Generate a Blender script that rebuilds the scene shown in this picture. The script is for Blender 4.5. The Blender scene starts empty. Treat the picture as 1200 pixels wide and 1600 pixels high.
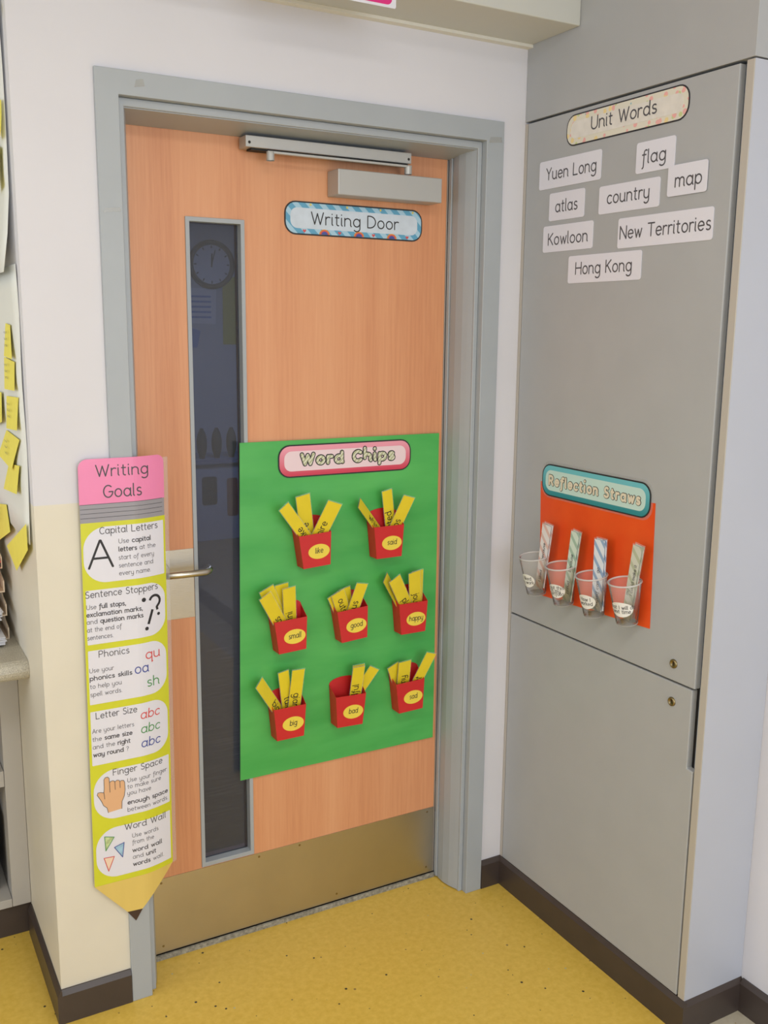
import bpy, math, random
from mathutils import Vector, Matrix
random.seed(7)
R = math.radians
# ------------------------------------------------------------------ camera, world, lights, exposure
scn = bpy.context.scene
COL = scn.collection
def cam_setup():
    yaw, pitch, roll = 0.5105, -0.1860, 0.0106
    fw = Vector((math.sin(yaw)*math.cos(pitch), math.cos(yaw)*math.cos(pitch), math.sin(pitch)))
    rt = Vector((math.cos(yaw), -math.sin(yaw), 0)); up = rt.cross(fw)
    r2 = rt*math.cos(roll) + up*math.sin(roll); u2 = up*math.cos(roll) - rt*math.sin(roll)
    m = Matrix((r2, u2, -fw)).transposed().to_4x4()
    m.translation = Vector((-0.5063, -2.1368, 1.6256))
    cd = bpy.data.cameras.new('camera'); c = bpy.data.objects.new('camera', cd); COL.objects.link(c)
    c.matrix_world = m
    cd.sensor_fit = 'HORIZONTAL'; cd.sensor_width = 36; cd.lens = 1514.27/1200*36
    cd.clip_start = 0.05
    scn.camera = c
cam_setup()
w = bpy.data.worlds.new('daylight'); scn.world = w; w.use_nodes = True
w.node_tree.nodes['Background'].inputs[0].default_value = (0.80, 0.88, 1.0, 1)
w.node_tree.nodes['Background'].inputs[1].default_value = 0.95
def area(name, loc, target, sx, sy, power, color):
    l = bpy.data.lights.new(name, 'AREA'); l.shape = 'RECTANGLE'; l.size = sx; l.size_y = sy
    l.energy = power; l.color = color
    o = bpy.data.objects.new(name, l); COL.objects.link(o); o.location = loc
    o.rotation_euler = (Vector(target) - Vector(loc)).to_track_quat('-Z', 'Y').to_euler()
    return o
area('window_daylight', (0.6, -4.9, 1.7), (0.3, 0, 1.1), 3.2, 1.7, 98, (0.90, 0.95, 1.0))
area('window_daylight', (-3.4, -0.2, 1.5), (-0.2, 0.1, 1.3), 1.6, 1.6, 34, (0.92, 0.96, 1.0))
area('ceiling_light', (-0.2, -1.9, 2.70), (-0.2, -1.9, 0), 1.2, 0.6, 20, (1.0, 0.97, 0.93))
area('ceiling_light', (-2.2, -1.6, 2.70), (-2.2, -1.6, 0), 1.2, 0.6, 14, (1.0, 0.97, 0.93))
area('hall_fill', (2.0, 3.2, 2.60), (2.0, 3.2, 0), 0.6, 1.0, 52, (0.84, 0.89, 1.0))  # added fill lamp for the hall, where the world light does not reach
scn.view_settings.view_transform = 'Standard'; scn.view_settings.look = 'None'
scn.view_settings.gamma = 1; scn.view_settings.use_curve_mapping = False
scn.view_settings.exposure = -0.29

# ------------------------------------------------------------------ colours and materials
def lin(c):
    c /= 255.0
    return c/12.92 if c <= 0.04045 else ((c+0.055)/1.055)**2.4
def rgb(r, g, b): return (lin(r), lin(g), lin(b), 1)
MATS = {}
def base_mat(name):
    m = bpy.data.materials.new(name); m.use_nodes = True
    nt = m.node_tree; MATS[name] = m
    return m, nt, nt.nodes['Principled BSDF']
def node(nt, t, **k):
    n = nt.nodes.new(t)
    for a, v in k.items(): setattr(n, a, v)
    return n
def coords(nt, scale=(1, 1, 1), rot=(0, 0, 0), kind='Object'):
    tc = node(nt, 'ShaderNodeTexCoord'); mp = node(nt, 'ShaderNodeMapping')
    mp.inputs['Scale'].default_value = scale; mp.inputs['Rotation'].default_value = rot
    nt.links.new(tc.outputs[kind], mp.inputs[0]); return mp.outputs[0]
def ramp(nt, fac, stops, const=False):
    r = node(nt, 'ShaderNodeValToRGB'); el = r.color_ramp.elements
    if const: r.color_ramp.interpolation = 'CONSTANT'
    while len(el) < len(stops): el.new(0.5)
    for e, (p, c) in zip(el, stops): e.position = p; e.color = c
    nt.links.new(fac, r.inputs[0]); return r.outputs[0]
def noise(nt, vec, scale, detail=3, rough=0.5):
    n = node(nt, 'ShaderNodeTexNoise'); n.inputs['Scale'].default_value = scale
    n.inputs['Detail'].default_value = detail; n.inputs['Roughness'].default_value = rough
    nt.links.new(vec, n.inputs['Vector']); return n.outputs['Fac']
def bump(nt, b, h, strength, dist=0.001):
    n = node(nt, 'ShaderNodeBump'); n.inputs['Strength'].default_value = strength; n.inputs['Distance'].default_value = dist
    nt.links.new(h, n.inputs['Height']); nt.links.new(n.outputs[0], b.inputs['Normal'])
def mat(name, c, rough=0.5, metal=0.0, var=0.0, vscale=4, bmp=0.0, bscale=80, spec=0.5, vc=(1, 1, 1), bc=(1, 1, 1)):
    """plain surface with a slight mottle (var) and fine relief (bmp)"""
    m, nt, b = base_mat(name)
    b.inputs['Base Color'].default_value = c; b.inputs['Roughness'].default_value = rough
    b.inputs['Metallic'].default_value = metal; b.inputs['Specular IOR Level'].default_value = spec
    if var:
        f = noise(nt, coords(nt, vc), vscale)
        a = tuple(x*(1-var) for x in c[:3])+(1,); d = tuple(min(1, x*(1+var)) for x in c[:3])+(1,)
        nt.links.new(ramp(nt, f, [(0.3, a), (0.7, d)]), b.inputs['Base Color'])
    if bmp: bump(nt, b, noise(nt, coords(nt, bc), bscale, 4), bmp)
    return m
WHITE = mat('white_paint', rgb(218, 217, 224), 0.6, var=0.02, vscale=3, bmp=0.25, bscale=60)
CREAM = mat('cream_paint', rgb(223, 217, 201), 0.5, var=0.03, vscale=5, bmp=0.25, bscale=60)
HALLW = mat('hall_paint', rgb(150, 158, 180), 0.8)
GREYF = mat('grey_frame_paint', rgb(168, 174, 180), 0.42, var=0.03, vscale=6, bmp=0.1, bscale=50)
CABG = mat('grey_laminate', rgb(172, 174, 177), 0.45, var=0.02, vscale=9, bmp=0.15, bscale=350)
CABE = mat('grey_edge_strip', rgb(184, 178, 170), 0.4)
BASEB = mat('dark_brown_vinyl', rgb(68, 58, 54), 0.38, var=0.08, vscale=15)
CEIL = mat('ceiling_white', rgb(225, 223, 215), 0.8)
BEAM = mat('beam_paint', rgb(200, 201, 196), 0.6)
STEEL = mat('satin_steel', rgb(196, 190, 178), 0.33, 1.0, bmp=0.25, bscale=60, bc=(1, 1, 14), var=0.05, vscale=6)
ALU = mat('silver_painted_casing', rgb(184, 184, 182), 0.4, 0.35)
BRASS = mat('dull_lock_metal', rgb(150, 135, 100), 0.35, 1.0)
BLACK = mat('black_print', rgb(40, 38, 42), 0.5)
DARK = mat('dark_void', rgb(30, 28, 28), 0.7)
GREYP = mat('dark_grey_print', rgb(78, 76, 82), 0.5)
REDC = mat('red_card', rgb(206, 38, 40), 0.42, var=0.06, vscale=14)
YELC = mat('yellow_card', rgb(236, 214, 48), 0.4, var=0.03, vscale=20)
OVAL = mat('yellow_oval_label', rgb(240, 216, 78), 0.45)
PRW = mat('white_print', rgb(226, 226, 238), 0.32)
LIME = mat('lime_print', rgb(210, 212, 52), 0.32, var=0.03, vscale=12)
PINK = mat('pink_print', rgb(238, 138, 184), 0.32, var=0.03, vscale=10)
REDT = mat('red_print', rgb(214, 84, 84), 0.4)
BLUET = mat('blue_print', rgb(72, 84, 160), 0.4)
GREENT = mat('green_print', rgb(84, 150, 90), 0.4)
SKIN = mat('tan_print', rgb(226, 178, 136), 0.4)
WOODP = mat('pencil_wood_print', rgb(226, 198, 110), 0.35, var=0.12, vscale=9, vc=(1, 1, 0.05))
LEAD = mat('dark_brown_print', rgb(66, 48, 42), 0.4)
NOTE = mat('yellow_note_paper', rgb(240, 228, 96), 0.7, var=0.03, vscale=30)
PAPER = mat('white_flip_paper', rgb(228, 230, 226), 0.6)
TRAY = mat('beige_plastic', rgb(226, 204, 178), 0.35)
SHEETS = mat('white_office_paper', rgb(228, 228, 234), 0.6)
REDP = mat('red_folder', rgb(206, 40, 50), 0.5)
ORNGP = mat('orange_folder', rgb(226, 150, 40), 0.5)
RUBBER = mat('grey_seal', rgb(96, 90, 84), 0.7)
MAGENTA = mat('magenta_print', rgb(220, 40, 130), 0.4)
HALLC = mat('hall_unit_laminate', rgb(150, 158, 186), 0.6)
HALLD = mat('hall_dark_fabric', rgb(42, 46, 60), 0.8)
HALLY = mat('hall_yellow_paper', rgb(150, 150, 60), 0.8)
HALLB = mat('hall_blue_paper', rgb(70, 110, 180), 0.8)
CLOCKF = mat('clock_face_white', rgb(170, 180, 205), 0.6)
SUGAR = mat('pale_blue_mottled_print', rgb(206, 218, 232), 0.35, var=0.05, vscale=40)

def green_card():
    m, nt, b = base_mat('green_poster_paper')
    f = noise(nt, coords(nt, (0.6, 1, 2.2)), 5, 4)
    nt.links.new(ramp(nt, f, [(0.3, rgb(66, 168, 80)), (0.7, rgb(92, 190, 98))]), b.inputs['Base Color'])
    b.inputs['Roughness'].default_value = 0.42
    bump(nt, b, noise(nt, coords(nt, (0.7, 1, 3)), 8, 2), 0.35, 0.004)
    return m
GREEN = green_card()
def orange_card():
    m, nt, b = base_mat('orange_card')
    f = noise(nt, coords(nt, (1, 1, 1)), 9, 4)
    nt.links.new(ramp(nt, f, [(0.3, rgb(230, 74, 22)), (0.75, rgb(240, 90, 32))]), b.inputs['Base Color'])
    b.inputs['Roughness'].default_value = 0.36
    return m
ORANGE = orange_card()
def beech():
    m, nt, b = base_mat('beech_veneer')
    f1 = noise(nt, coords(nt, (1, 1, 0.02)), 7, 2)
    f2 = noise(nt, coords(nt, (1, 1, 0.03)), 150, 4, 0.7)
    mix = node(nt, 'ShaderNodeMix', data_type='FLOAT'); mix.inputs[0].default_value = 0.38
    nt.links.new(f1, mix.inputs[2]); nt.links.new(f2, mix.inputs[3])
    nt.links.new(ramp(nt, mix.outputs[0], [(0.32, rgb(204, 136, 96)), (0.5, rgb(220, 156, 114)), (0.68, rgb(228, 168, 126))]), b.inputs['Base Color'])
    b.inputs['Roughness'].default_value = 0.42
    return m
BEECH = beech()
def vinyl(name, c1, c2, c3, thr):
    m, nt, b = base_mat(name)
    co = coords(nt)
    f = noise(nt, co, 60, 5, 0.6)
    base = ramp(nt, f, [(0.3, c1), (0.7, c2)])
    v = node(nt, 'ShaderNodeTexVoronoi'); v.inputs['Scale'].default_value = 52
    nt.links.new(co, v.inputs['Vector'])
    sep = node(nt, 'ShaderNodeSeparateColor'); nt.links.new(v.outputs['Color'], sep.inputs[0])
    # fleck radius depends on the cell so only some cells carry a fleck
    mul = node(nt, 'ShaderNodeMath', operation='MULTIPLY_ADD'); mul.inputs[1].default_value = 0.62; mul.inputs[2].default_value = -0.44
    nt.links.new(sep.outputs[0], mul.inputs[0])
    less = node(nt, 'ShaderNodeMath', operation='LESS_THAN'); nt.links.new(v.outputs['Distance'], less.inputs[0]); nt.links.new(mul.outputs[0], less.inputs[1])
    fleck = ramp(nt, sep.outputs[1], [(0.0, c3), (0.55, rgb(150, 120, 70)), (0.8, rgb(190, 186, 150))], True)
    mx = node(nt, 'ShaderNodeMix', data_type='RGBA')
    nt.links.new(less.outputs[0], mx.inputs[0]); nt.links.new(base, mx.inputs[6]); nt.links.new(fleck, mx.inputs[7])
    nt.links.new(mx.outputs[2], b.inputs['Base Color'])
    b.inputs['Roughness'].default_value = 0.42
    bump(nt, b, f, 0.15)
    return m
FLOORY = vinyl('yellow_speckled_vinyl', rgb(218, 180, 72), rgb(232, 196, 92), rgb(58, 50, 40), 0.9)
FLOORG = vinyl('beige_speckled_vinyl', rgb(186, 176, 156), rgb(200, 192, 172), rgb(90, 84, 76), 0.9)
def tiles():
    m, nt, b = base_mat('hall_brown_carpet_tile')
    f = noise(nt, coords(nt, (1, 16, 1)), 6, 2)
    nt.links.new(ramp(nt, f, [(0.35, rgb(92, 84, 80)), (0.6, rgb(116, 106, 100)), (0.72, rgb(150, 140, 130))]), b.inputs['Base Color'])
    b.inputs['Roughness'].default_value = 0.6
    return m
HALLF = tiles()
def speckle_top():
    m, nt, b = base_mat('speckled_worktop_laminate')
    f = noise(nt, coords(nt), 420, 3, 0.8)
    nt.links.new(ramp(nt, f, [(0.35, rgb(148, 142, 128)), (0.65, rgb(208, 202, 186))]), b.inputs['Base Color'])
    b.inputs['Roughness'].default_value = 0.4
    return m
COUNTER = speckle_top()
def stripes(name, a, b_, scale, rot, share=0.5, rough=0.35):
    """printed parallel stripes; rot turns them in the sheet's plane"""
    m, nt, b = base_mat(name)
    wv = node(nt, 'ShaderNodeTexWave'); wv.bands_direction = 'X'; wv.inputs['Scale'].default_value = scale
    nt.links.new(coords(nt, (1, 1, 1), rot), wv.inputs['Vector'])
    nt.links.new(ramp(nt, wv.outputs['Fac'], [(0, a), (share, a), (min(share+0.08, 1), b_)]), b.inputs['Base Color'])
    b.inputs['Roughness'].default_value = rough
    return m
BLSTR = stripes('blue_striped_print', rgb(96, 164, 200), rgb(168, 206, 228), 12, (0, R(45), 0))
BUBST = stripes('sage_striped_print', rgb(184, 190, 150), rgb(224, 222, 206), 40, (0, R(-45), 0))
def grade(name, z0, z1, bot, top, rough=0.33):
    """ink that is printed paler along one edge (a printed two-tone border)"""
    m, nt, b = base_mat(name)
    tc = node(nt, 'ShaderNodeTexCoord'); sep = node(nt, 'ShaderNodeSeparateXYZ'); nt.links.new(tc.outputs['Generated'], sep.inputs[0])
    nt.links.new(ramp(nt, sep.outputs[2], [(z0, bot), (z1, top)]), b.inputs['Base Color'])
    b.inputs['Roughness'].default_value = rough
    return m
PKGR = grade('pink_two_tone_print', 0.05, 0.9, rgb(214, 66, 92), rgb(238, 160, 180))
TLGR = grade('teal_two_tone_print', 0.05, 0.9, rgb(46, 138, 150), rgb(110, 190, 204))
PALEPK = mat('pale_pink_print', rgb(240, 216, 224), 0.33)
PALETL = mat('pale_mint_print', rgb(196, 224, 220), 0.33)
def confetti():
    m, nt, b = base_mat('pastel_confetti_print')
    co = coords(nt)
    v = node(nt, 'ShaderNodeTexVoronoi'); v.inputs['Scale'].default_value = 62; nt.links.new(co, v.inputs['Vector'])
    sep = node(nt, 'ShaderNodeSeparateColor'); nt.links.new(v.outputs['Color'], sep.inputs[0])
    dots = ramp(nt, sep.outputs[0], [(0, rgb(236, 176, 172)), (0.28, rgb(158, 196, 204)), (0.48, rgb(200, 210, 150)), (0.64, rgb(236, 214, 154)), (0.8, rgb(224, 220, 206))], True)
    less = node(nt, 'ShaderNodeMath', operation='LESS_THAN'); less.inputs[1].default_value = 0.42; nt.links.new(v.outputs['Distance'], less.inputs[0])
    mx = node(nt, 'ShaderNodeMix', data_type='RGBA'); mx.inputs[6].default_value = rgb(224, 220, 206)
    nt.links.new(less.outputs[0], mx.inputs[0]); nt.links.new(dots, mx.inputs[7]); nt.links.new(mx.outputs[2], b.inputs['Base Color'])
    b.inputs['Roughness'].default_value = 0.35
    return m
CONF = confetti()
CONFIN = mat('pale_mottled_print', rgb(226, 222, 216), 0.35, var=0.05, vscale=50)
def clear(name, tint, gloss_rough, haze, ior=1.45):
    """thin clear sheet: see-through, Fresnel gloss, a little milky haze"""
    m = bpy.data.materials.new(name); m.use_nodes = True; nt = m.node_tree; nt.nodes.clear(); MATS[name] = m
    out = node(nt, 'ShaderNodeOutputMaterial'); tr = node(nt, 'ShaderNodeBsdfTransparent'); tr.inputs[0].default_value = tint
    gl = node(nt, 'ShaderNodeBsdfGlossy'); gl.inputs['Roughness'].default_value = gloss_rough
    df = node(nt, 'ShaderNodeBsdfDiffuse'); df.inputs[0].default_value = (0.85, 0.85, 0.85, 1)
    fr = node(nt, 'ShaderNodeFresnel'); fr.inputs[0].default_value = ior
    m1 = node(nt, 'ShaderNodeMixShader'); m1.inputs[0].default_value = haze
    m2 = node(nt, 'ShaderNodeMixShader')
    nt.links.new(tr.outputs[0], m1.inputs[1]); nt.links.new(df.outputs[0], m1.inputs[2])
    nt.links.new(fr.outputs[0], m2.inputs[0]); nt.links.new(m1.outputs[0], m2.inputs[1]); nt.links.new(gl.outputs[0], m2.inputs[2])
    nt.links.new(m2.outputs[0], out.inputs[0]); return m
GLASS = clear('tinted_door_glass', (0.52, 0.55, 0.62, 1), 0.02, 0.035)  # the diffuse haze paints in a veil of reflection over the pane
PLAST = clear('clear_cup_plastic', (0.99, 0.99, 0.99, 1), 0.2, 0.15, 1.14)
RIMP = clear('milky_cup_rim', (0.97, 0.97, 0.97, 1), 0.2, 0.5, 1.2)
LAMI = clear('clear_laminate', (0.985, 0.985, 0.985, 1), 0.2, 0.14, 1.15)
TAPE = clear('clear_sticky_tape', (0.96, 0.95, 0.92, 1), 0.2, 0.18)

# ------------------------------------------------------------------ mesh building
class MB:
    def __init__(s): s.v = []; s.f = []; s.mi = []; s.m = 0
    def add(s, pts, faces):
        o = len(s.v); s.v += [tuple(p) for p in pts]
        for f in faces: s.f.append([i+o for i in f]); s.mi.append(s.m)
    def box(s, x0, x1, y0, y1, z0, z1):
        s.add([(x0, y0, z0), (x1, y0, z0), (x1, y1, z0), (x0, y1, z0), (x0, y0, z1), (x1, y0, z1), (x1, y1, z1), (x0, y1, z1)],
              [(0, 3, 2, 1), (4, 5, 6, 7), (0, 1, 5, 4), (1, 2, 6, 5), (2, 3, 7, 6), (3, 0, 4, 7)]); return s
    def flat(s, pts, M, w): s.add([M(u, v, w) for u, v in pts], [tuple(range(len(pts)))]); return s
    def prism(s, pts, M, w0, w1):
        n = len(pts)
        s.add([M(u, v, w1) for u, v in pts]+[M(u, v, w0) for u, v in pts],
              [tuple(range(n)), tuple(range(2*n-1, n-1, -1))]+[(i, i+n, (i+1) % n+n, (i+1) % n) for i in range(n)]); return s
    def ring(s, a, b, M, w0, w1):
        n = len(a)
        P = [M(u, v, w1) for u, v in a]+[M(u, v, w1) for u, v in b]+[M(u, v, w0) for u, v in a]+[M(u, v, w0) for u, v in b]
        F = []
        for i in range(n):
            j = (i+1) % n
            F += [(i, j, n+j, n+i), (2*n+i, 3*n+i, 3*n+j, 2*n+j), (i, 2*n+i, 2*n+j, j), (n+i, n+j, 3*n+j, 3*n+i)]
        s.add(P, F); return s
    def cols(s, cs, M, w0, w1):
        """a thin sheet given as columns (u, vlow, vhigh); follows a bent M"""
        n = len(cs); P = []
        for w in (w1, w0):
            for u, a, b in cs: P += [M(u, a, w), M(u, b, w)]
        F = []
        for i in range(n-1):
            a = 2*i; o = 2*n
            F += [(a, a+2, a+3, a+1), (o+a, o+a+1, o+a+3, o+a+2), (a, o+a, o+a+2, a+2), (a+1, a+3, o+a+3, o+a+1)]
        F += [(0, 1, 2*n+1, 2*n), (2*n-2, 4*n-2, 4*n-1, 2*n-1)]
        s.add(P, F); return s
    def lathe(s, prof, M=None, n=24):
        """prof: (r, z) turned about z; M maps local to world"""
        M = M or (lambda p: p); k = len(prof); P = []
        for i in range(n):
            a = 2*math.pi*i/n
            P += [M(Vector((r*math.cos(a), r*math.sin(a), z))) for r, z in prof]
        s.add(P, [(i*k+j, ((i+1) % n)*k+j, ((i+1) % n)*k+j+1, i*k+j+1) for i in range(n) for j in range(k-1)]); return s
    def tube(s, path, r, n=10):
        path = [Vector(p) for p in path]; P = []; k = len(path)
        for i, p in enumerate(path):
            d = (path[min(i+1, k-1)]-path[max(i-1, 0)]).normalized()
            a = d.cross(Vector((0.13, 0.31, 0.94))).normalized(); b = d.cross(a)
            P += [p+a*r*math.cos(2*math.pi*j/n)+b*r*math.sin(2*math.pi*j/n) for j in range(n)]
        F = [(i*n+j, i*n+(j+1) % n, (i+1)*n+(j+1) % n, (i+1)*n+j) for i in range(k-1) for j in range(n)]
        F += [tuple(range(n-1, -1, -1)), tuple(range((k-1)*n, k*n))]
        s.add(P, F); return s
def build(name, mb, mats, parent=None, loc=(0, 0, 0), smooth=False, bevel=0, **props):
    mats = mats if isinstance(mats, (list, tuple)) else [mats]
    base = Vector(loc) if parent is None else parent_loc(parent)
    me = bpy.data.meshes.new(name)
    me.from_pydata([tuple(Vector(p)-base) for p in mb.v], [], mb.f)
    for m in mats: me.materials.append(m)
    me.polygons.foreach_set('material_index', mb.mi)
    if smooth: me.polygons.foreach_set('use_smooth', [True]*len(mb.f))
    me.update()
    o = bpy.data.objects.new(name, me); COL.objects.link(o)
    if parent is None: o.location = base
    else: o.parent = parent
    if bevel:
        b = o.modifiers.new('bevel', 'BEVEL'); b.width = bevel; b.segments = 2; b.limit_method = 'ANGLE'
    for k, v in props.items(): o[k] = v
    return o
def parent_loc(p):
    l = Vector((0, 0, 0))
    while p is not None: l += p.location; p = p.parent
    return l
def thing(name, label, cat, loc, group=None):
    o = bpy.data.objects.new(name, None); COL.objects.link(o); o.location = loc; o.empty_display_size = 0.05
    o['label'] = label; o['category'] = cat
    if group: o['group'] = group
    return o
def structure(name, loc=(0, 0, 0)):
    o = bpy.data.objects.new(name, None); COL.objects.link(o); o.location = loc; o['kind'] = 'structure'; return o

# 2-D outlines
def arc(cx, cy, rx, ry, a0, a1, n=None):
    n = n or max(3, int(abs(a1-a0)/24)+1)
    return [(cx+rx*math.cos(R(a0+(a1-a0)*i/n)), cy+ry*math.sin(R(a0+(a1-a0)*i/n))) for i in range(n+1)]
def rrect(u0, u1, v0, v1, r, n=6):
    return arc(u0+r, v0+r, r, r, 180, 270, n)+arc(u1-r, v0+r, r, r, 270, 360, n)+arc(u1-r, v1-r, r, r, 0, 90, n)+arc(u0+r, v1-r, r, r, 90, 180, n)
def oval(cx, cy, rx, ry, n=24): return arc(cx, cy, rx, ry, 0, 360, n)[:-1]

# plane frames: (u right, v up, w towards the viewer) -> world
XC = 1.1042; XS = -0.1642
def on_door(y0): return lambda u, v, w: (u, y0-w, v)
def on_cab(x0=XC): return lambda u, v, w: (x0-w, -u, v)
def on_side(): return lambda u, v, w: (XS-w, -u, v)

# ------------------------------------------------------------------ lettering: single-stroke infant-school alphabet
G = {}
def g(ch, adv, *st): G[ch] = (adv, [list(s) for s in st])
el = lambda cx=.42, cy=.5, rx=.42, ry=.5: arc(cx, cy, rx, ry, 30, -330, 16)
g('a', .92, el(), [(.84, 1), (.84, .14), (.93, 0)])
g('b', .84, [(0, 1.55), (0, 0)], el())
g('c', .74, arc(.42, .5, .42, .5, 48, 315, 12))
g('d', .92, el(), [(.84, 1.55), (.84, .14), (.93, 0)])
g('e', .82, [(.03, .5), (.82, .55)]+arc(.42, .5, .41, .5, 8, 318, 13))
g('f', .56, arc(.5, 1.2, .26, .33, 55, 180, 6)+[(.2, -.3)]+arc(.0, -.3, .2, .26, 0, -80, 4), [(0, 1), (.52, 1)])
g('g', .86, el(), [(.84, 1), (.84, -.2)]+arc(.42, -.2, .42, .4, 0, -140, 7))
g('h', .84, [(0, 1.55), (0, 0)], [(0, .58)]+arc(.38, .62, .38, .38, 165, 0, 7)+[(.76, .13), (.84, 0)])
g('i', .12, [(0, 1), (0, .13), (.09, 0)], [(0, 1.36), (0, 1.4)])
g('j', .3, [(.28, 1), (.28, -.25)]+arc(.02, -.25, .26, .35, 0, -110, 5), [(.28, 1.36), (.28, 1.4)])
g('k', .66, [(0, 1.55), (0, 0)], [(.58, .98), (0, .42)], [(.2, .6), (.66, 0)])
g('l', .14, [(0, 1.55), (0, .13), (.1, 0)])
g('m', 1.3, [(0, 1), (0, 0)], [(0, .6)]+arc(.31, .66, .31, .34, 165, 0, 6)+[(.62, 0)], [(.62, .6)]+arc(.93, .66, .31, .34, 165, 0, 6)+[(1.24, .13), (1.32, 0)])
g('n', .84, [(0, 1), (0, 0)], [(0, .58)]+arc(.38, .62, .38, .38, 165, 0, 7)+[(.76, .13), (.84, 0)])
g('o', .84, el()+[])
g('p', .84, [(0, 1), (0, -.6)], el())
g('q', .86, el(), [(.84, 1), (.84, -.6), (.94, -.5)])
g('r', .5, [(0, 1), (0, 0)], [(0, .55)]+arc(.36, .6, .36, .4, 170, 62, 5))
g('s', .62, arc(.33, .75, .27, .25, 40, 262, 8)+arc(.31, .25, .3, .25, 85, -140, 8))
g('t', .5, [(.18, 1.36), (.18, .22)]+arc(.38, .22, .2, .22, 180, 285, 4), [(0, 1), (.46, 1)])
g('u', .84, [(0, 1), (0, .38)]+arc(.38, .38, .38, .38, 180, 345, 7)+[(.76, .45)], [(.76, 1), (.76, .13), (.84, 0)])
g('v', .72, [(0, 1), (.36, 0), (.72, 1)])
g('w', 1.1, [(0, 1), (.28, 0), (.55, .9), (.82, 0), (1.1, 1)])
g('x', .66, [(0, 1), (.66, 0)], [(.66, 1), (0, 0)])
g('y', .8, [(0, 1), (0, .38)]+arc(.38, .38, .38, .38, 180, 345, 7)+[(.76, .45)], [(.76, 1), (.76, -.2)]+arc(.38, -.2, .38, .4, 0, -140, 7))
g('z', .64, [(.02, 1), (.62, 1), (0, 0), (.66, 0)])
g('A', 1.1, [(0, 0), (.53, 1.5), (.57, 1.5), (1.1, 0)], [(.2, .52), (.9, .52)])
g('C', 1.0, arc(.6, .75, .58, .76, 50, 312, 13))
g('D', 1.05, [(0, 0), (0, 1.5), (.3, 1.5)]+arc(.3, .75, .74, .75, 85, -85, 10)+[(.3, 0), (0, 0)])
g('F', .8, [(0, 0), (0, 1.5), (.78, 1.5)], [(0, .8), (.66, .8)])
g('G', 1.15, arc(.6, .75, .58, .76, 50, 350, 14)+[(1.17, .7), (.7, .7)])
g('H', 1.05, [(0, 0), (0, 1.5)], [(1.02, 0), (1.02, 1.5)], [(0, .8), (1.02, .8)])
g('I', .1, [(.03, 0), (.03, 1.5)])
g('K', .9, [(0, 0), (0, 1.5)], [(.84, 1.5), (0, .65)], [(.25, .88), (.9, 0)])
g('L', .8, [(0, 1.5), (0, 0), (.78, 0)])
g('N', 1.08, [(0, 0), (0, 1.5), (1.05, 0), (1.05, 1.5)])
g('P', .88, [(0, 0), (0, 1.5), (.4, 1.5)]+arc(.42, 1.1, .42, .4, 85, -85, 8)+[(.4, .7), (0, .7)])
g('R', .92, [(0, 0), (0, 1.5), (.4, 1.5)]+arc(.42, 1.1, .42, .4, 85, -85, 8)+[(.4, .7), (0, .7)], [(.4, .7), (.9, 0)])
g('S', .86, arc(.44, 1.12, .36, .38, 45, 262, 9)+arc(.4, .37, .42, .38, 85, -145, 9))
g('T', 1.0, [(0, 1.5), (1.0, 1.5)], [(.5, 1.5), (.5, 0)])
g('U', 1.0, [(0, 1.5), (0, .48)]+arc(.49, .48, .49, .5, 180, 360, 9)+[(.98, 1.5)])
g('W', 1.5, [(0, 1.5), (.4, 0), (.75, 1.35), (1.1, 0), (1.5, 1.5)])
g('Y', .95, [(0, 1.5), (.47, .75), (.47, 0)], [(.47, .75), (.95, 1.5)])
g('.', .1, [(.04, 0), (.04, .04)])
g(',', .12, [(.08, .06), (0, -.26)])
g('?', .7, arc(.33, 1.18, .33, .34, 165, -30, 9)+[(.36, .72), (.34, .4)], [(.34, 0), (.34, .03)])
g('!', .1, [(.04, 1.5), (.04, .42)], [(.04, 0), (.04, .03)])
g(' ', .42)
GAP = .3
def measure(t, gap=GAP): return sum(G[c][0]+gap for c in t)-gap
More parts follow.
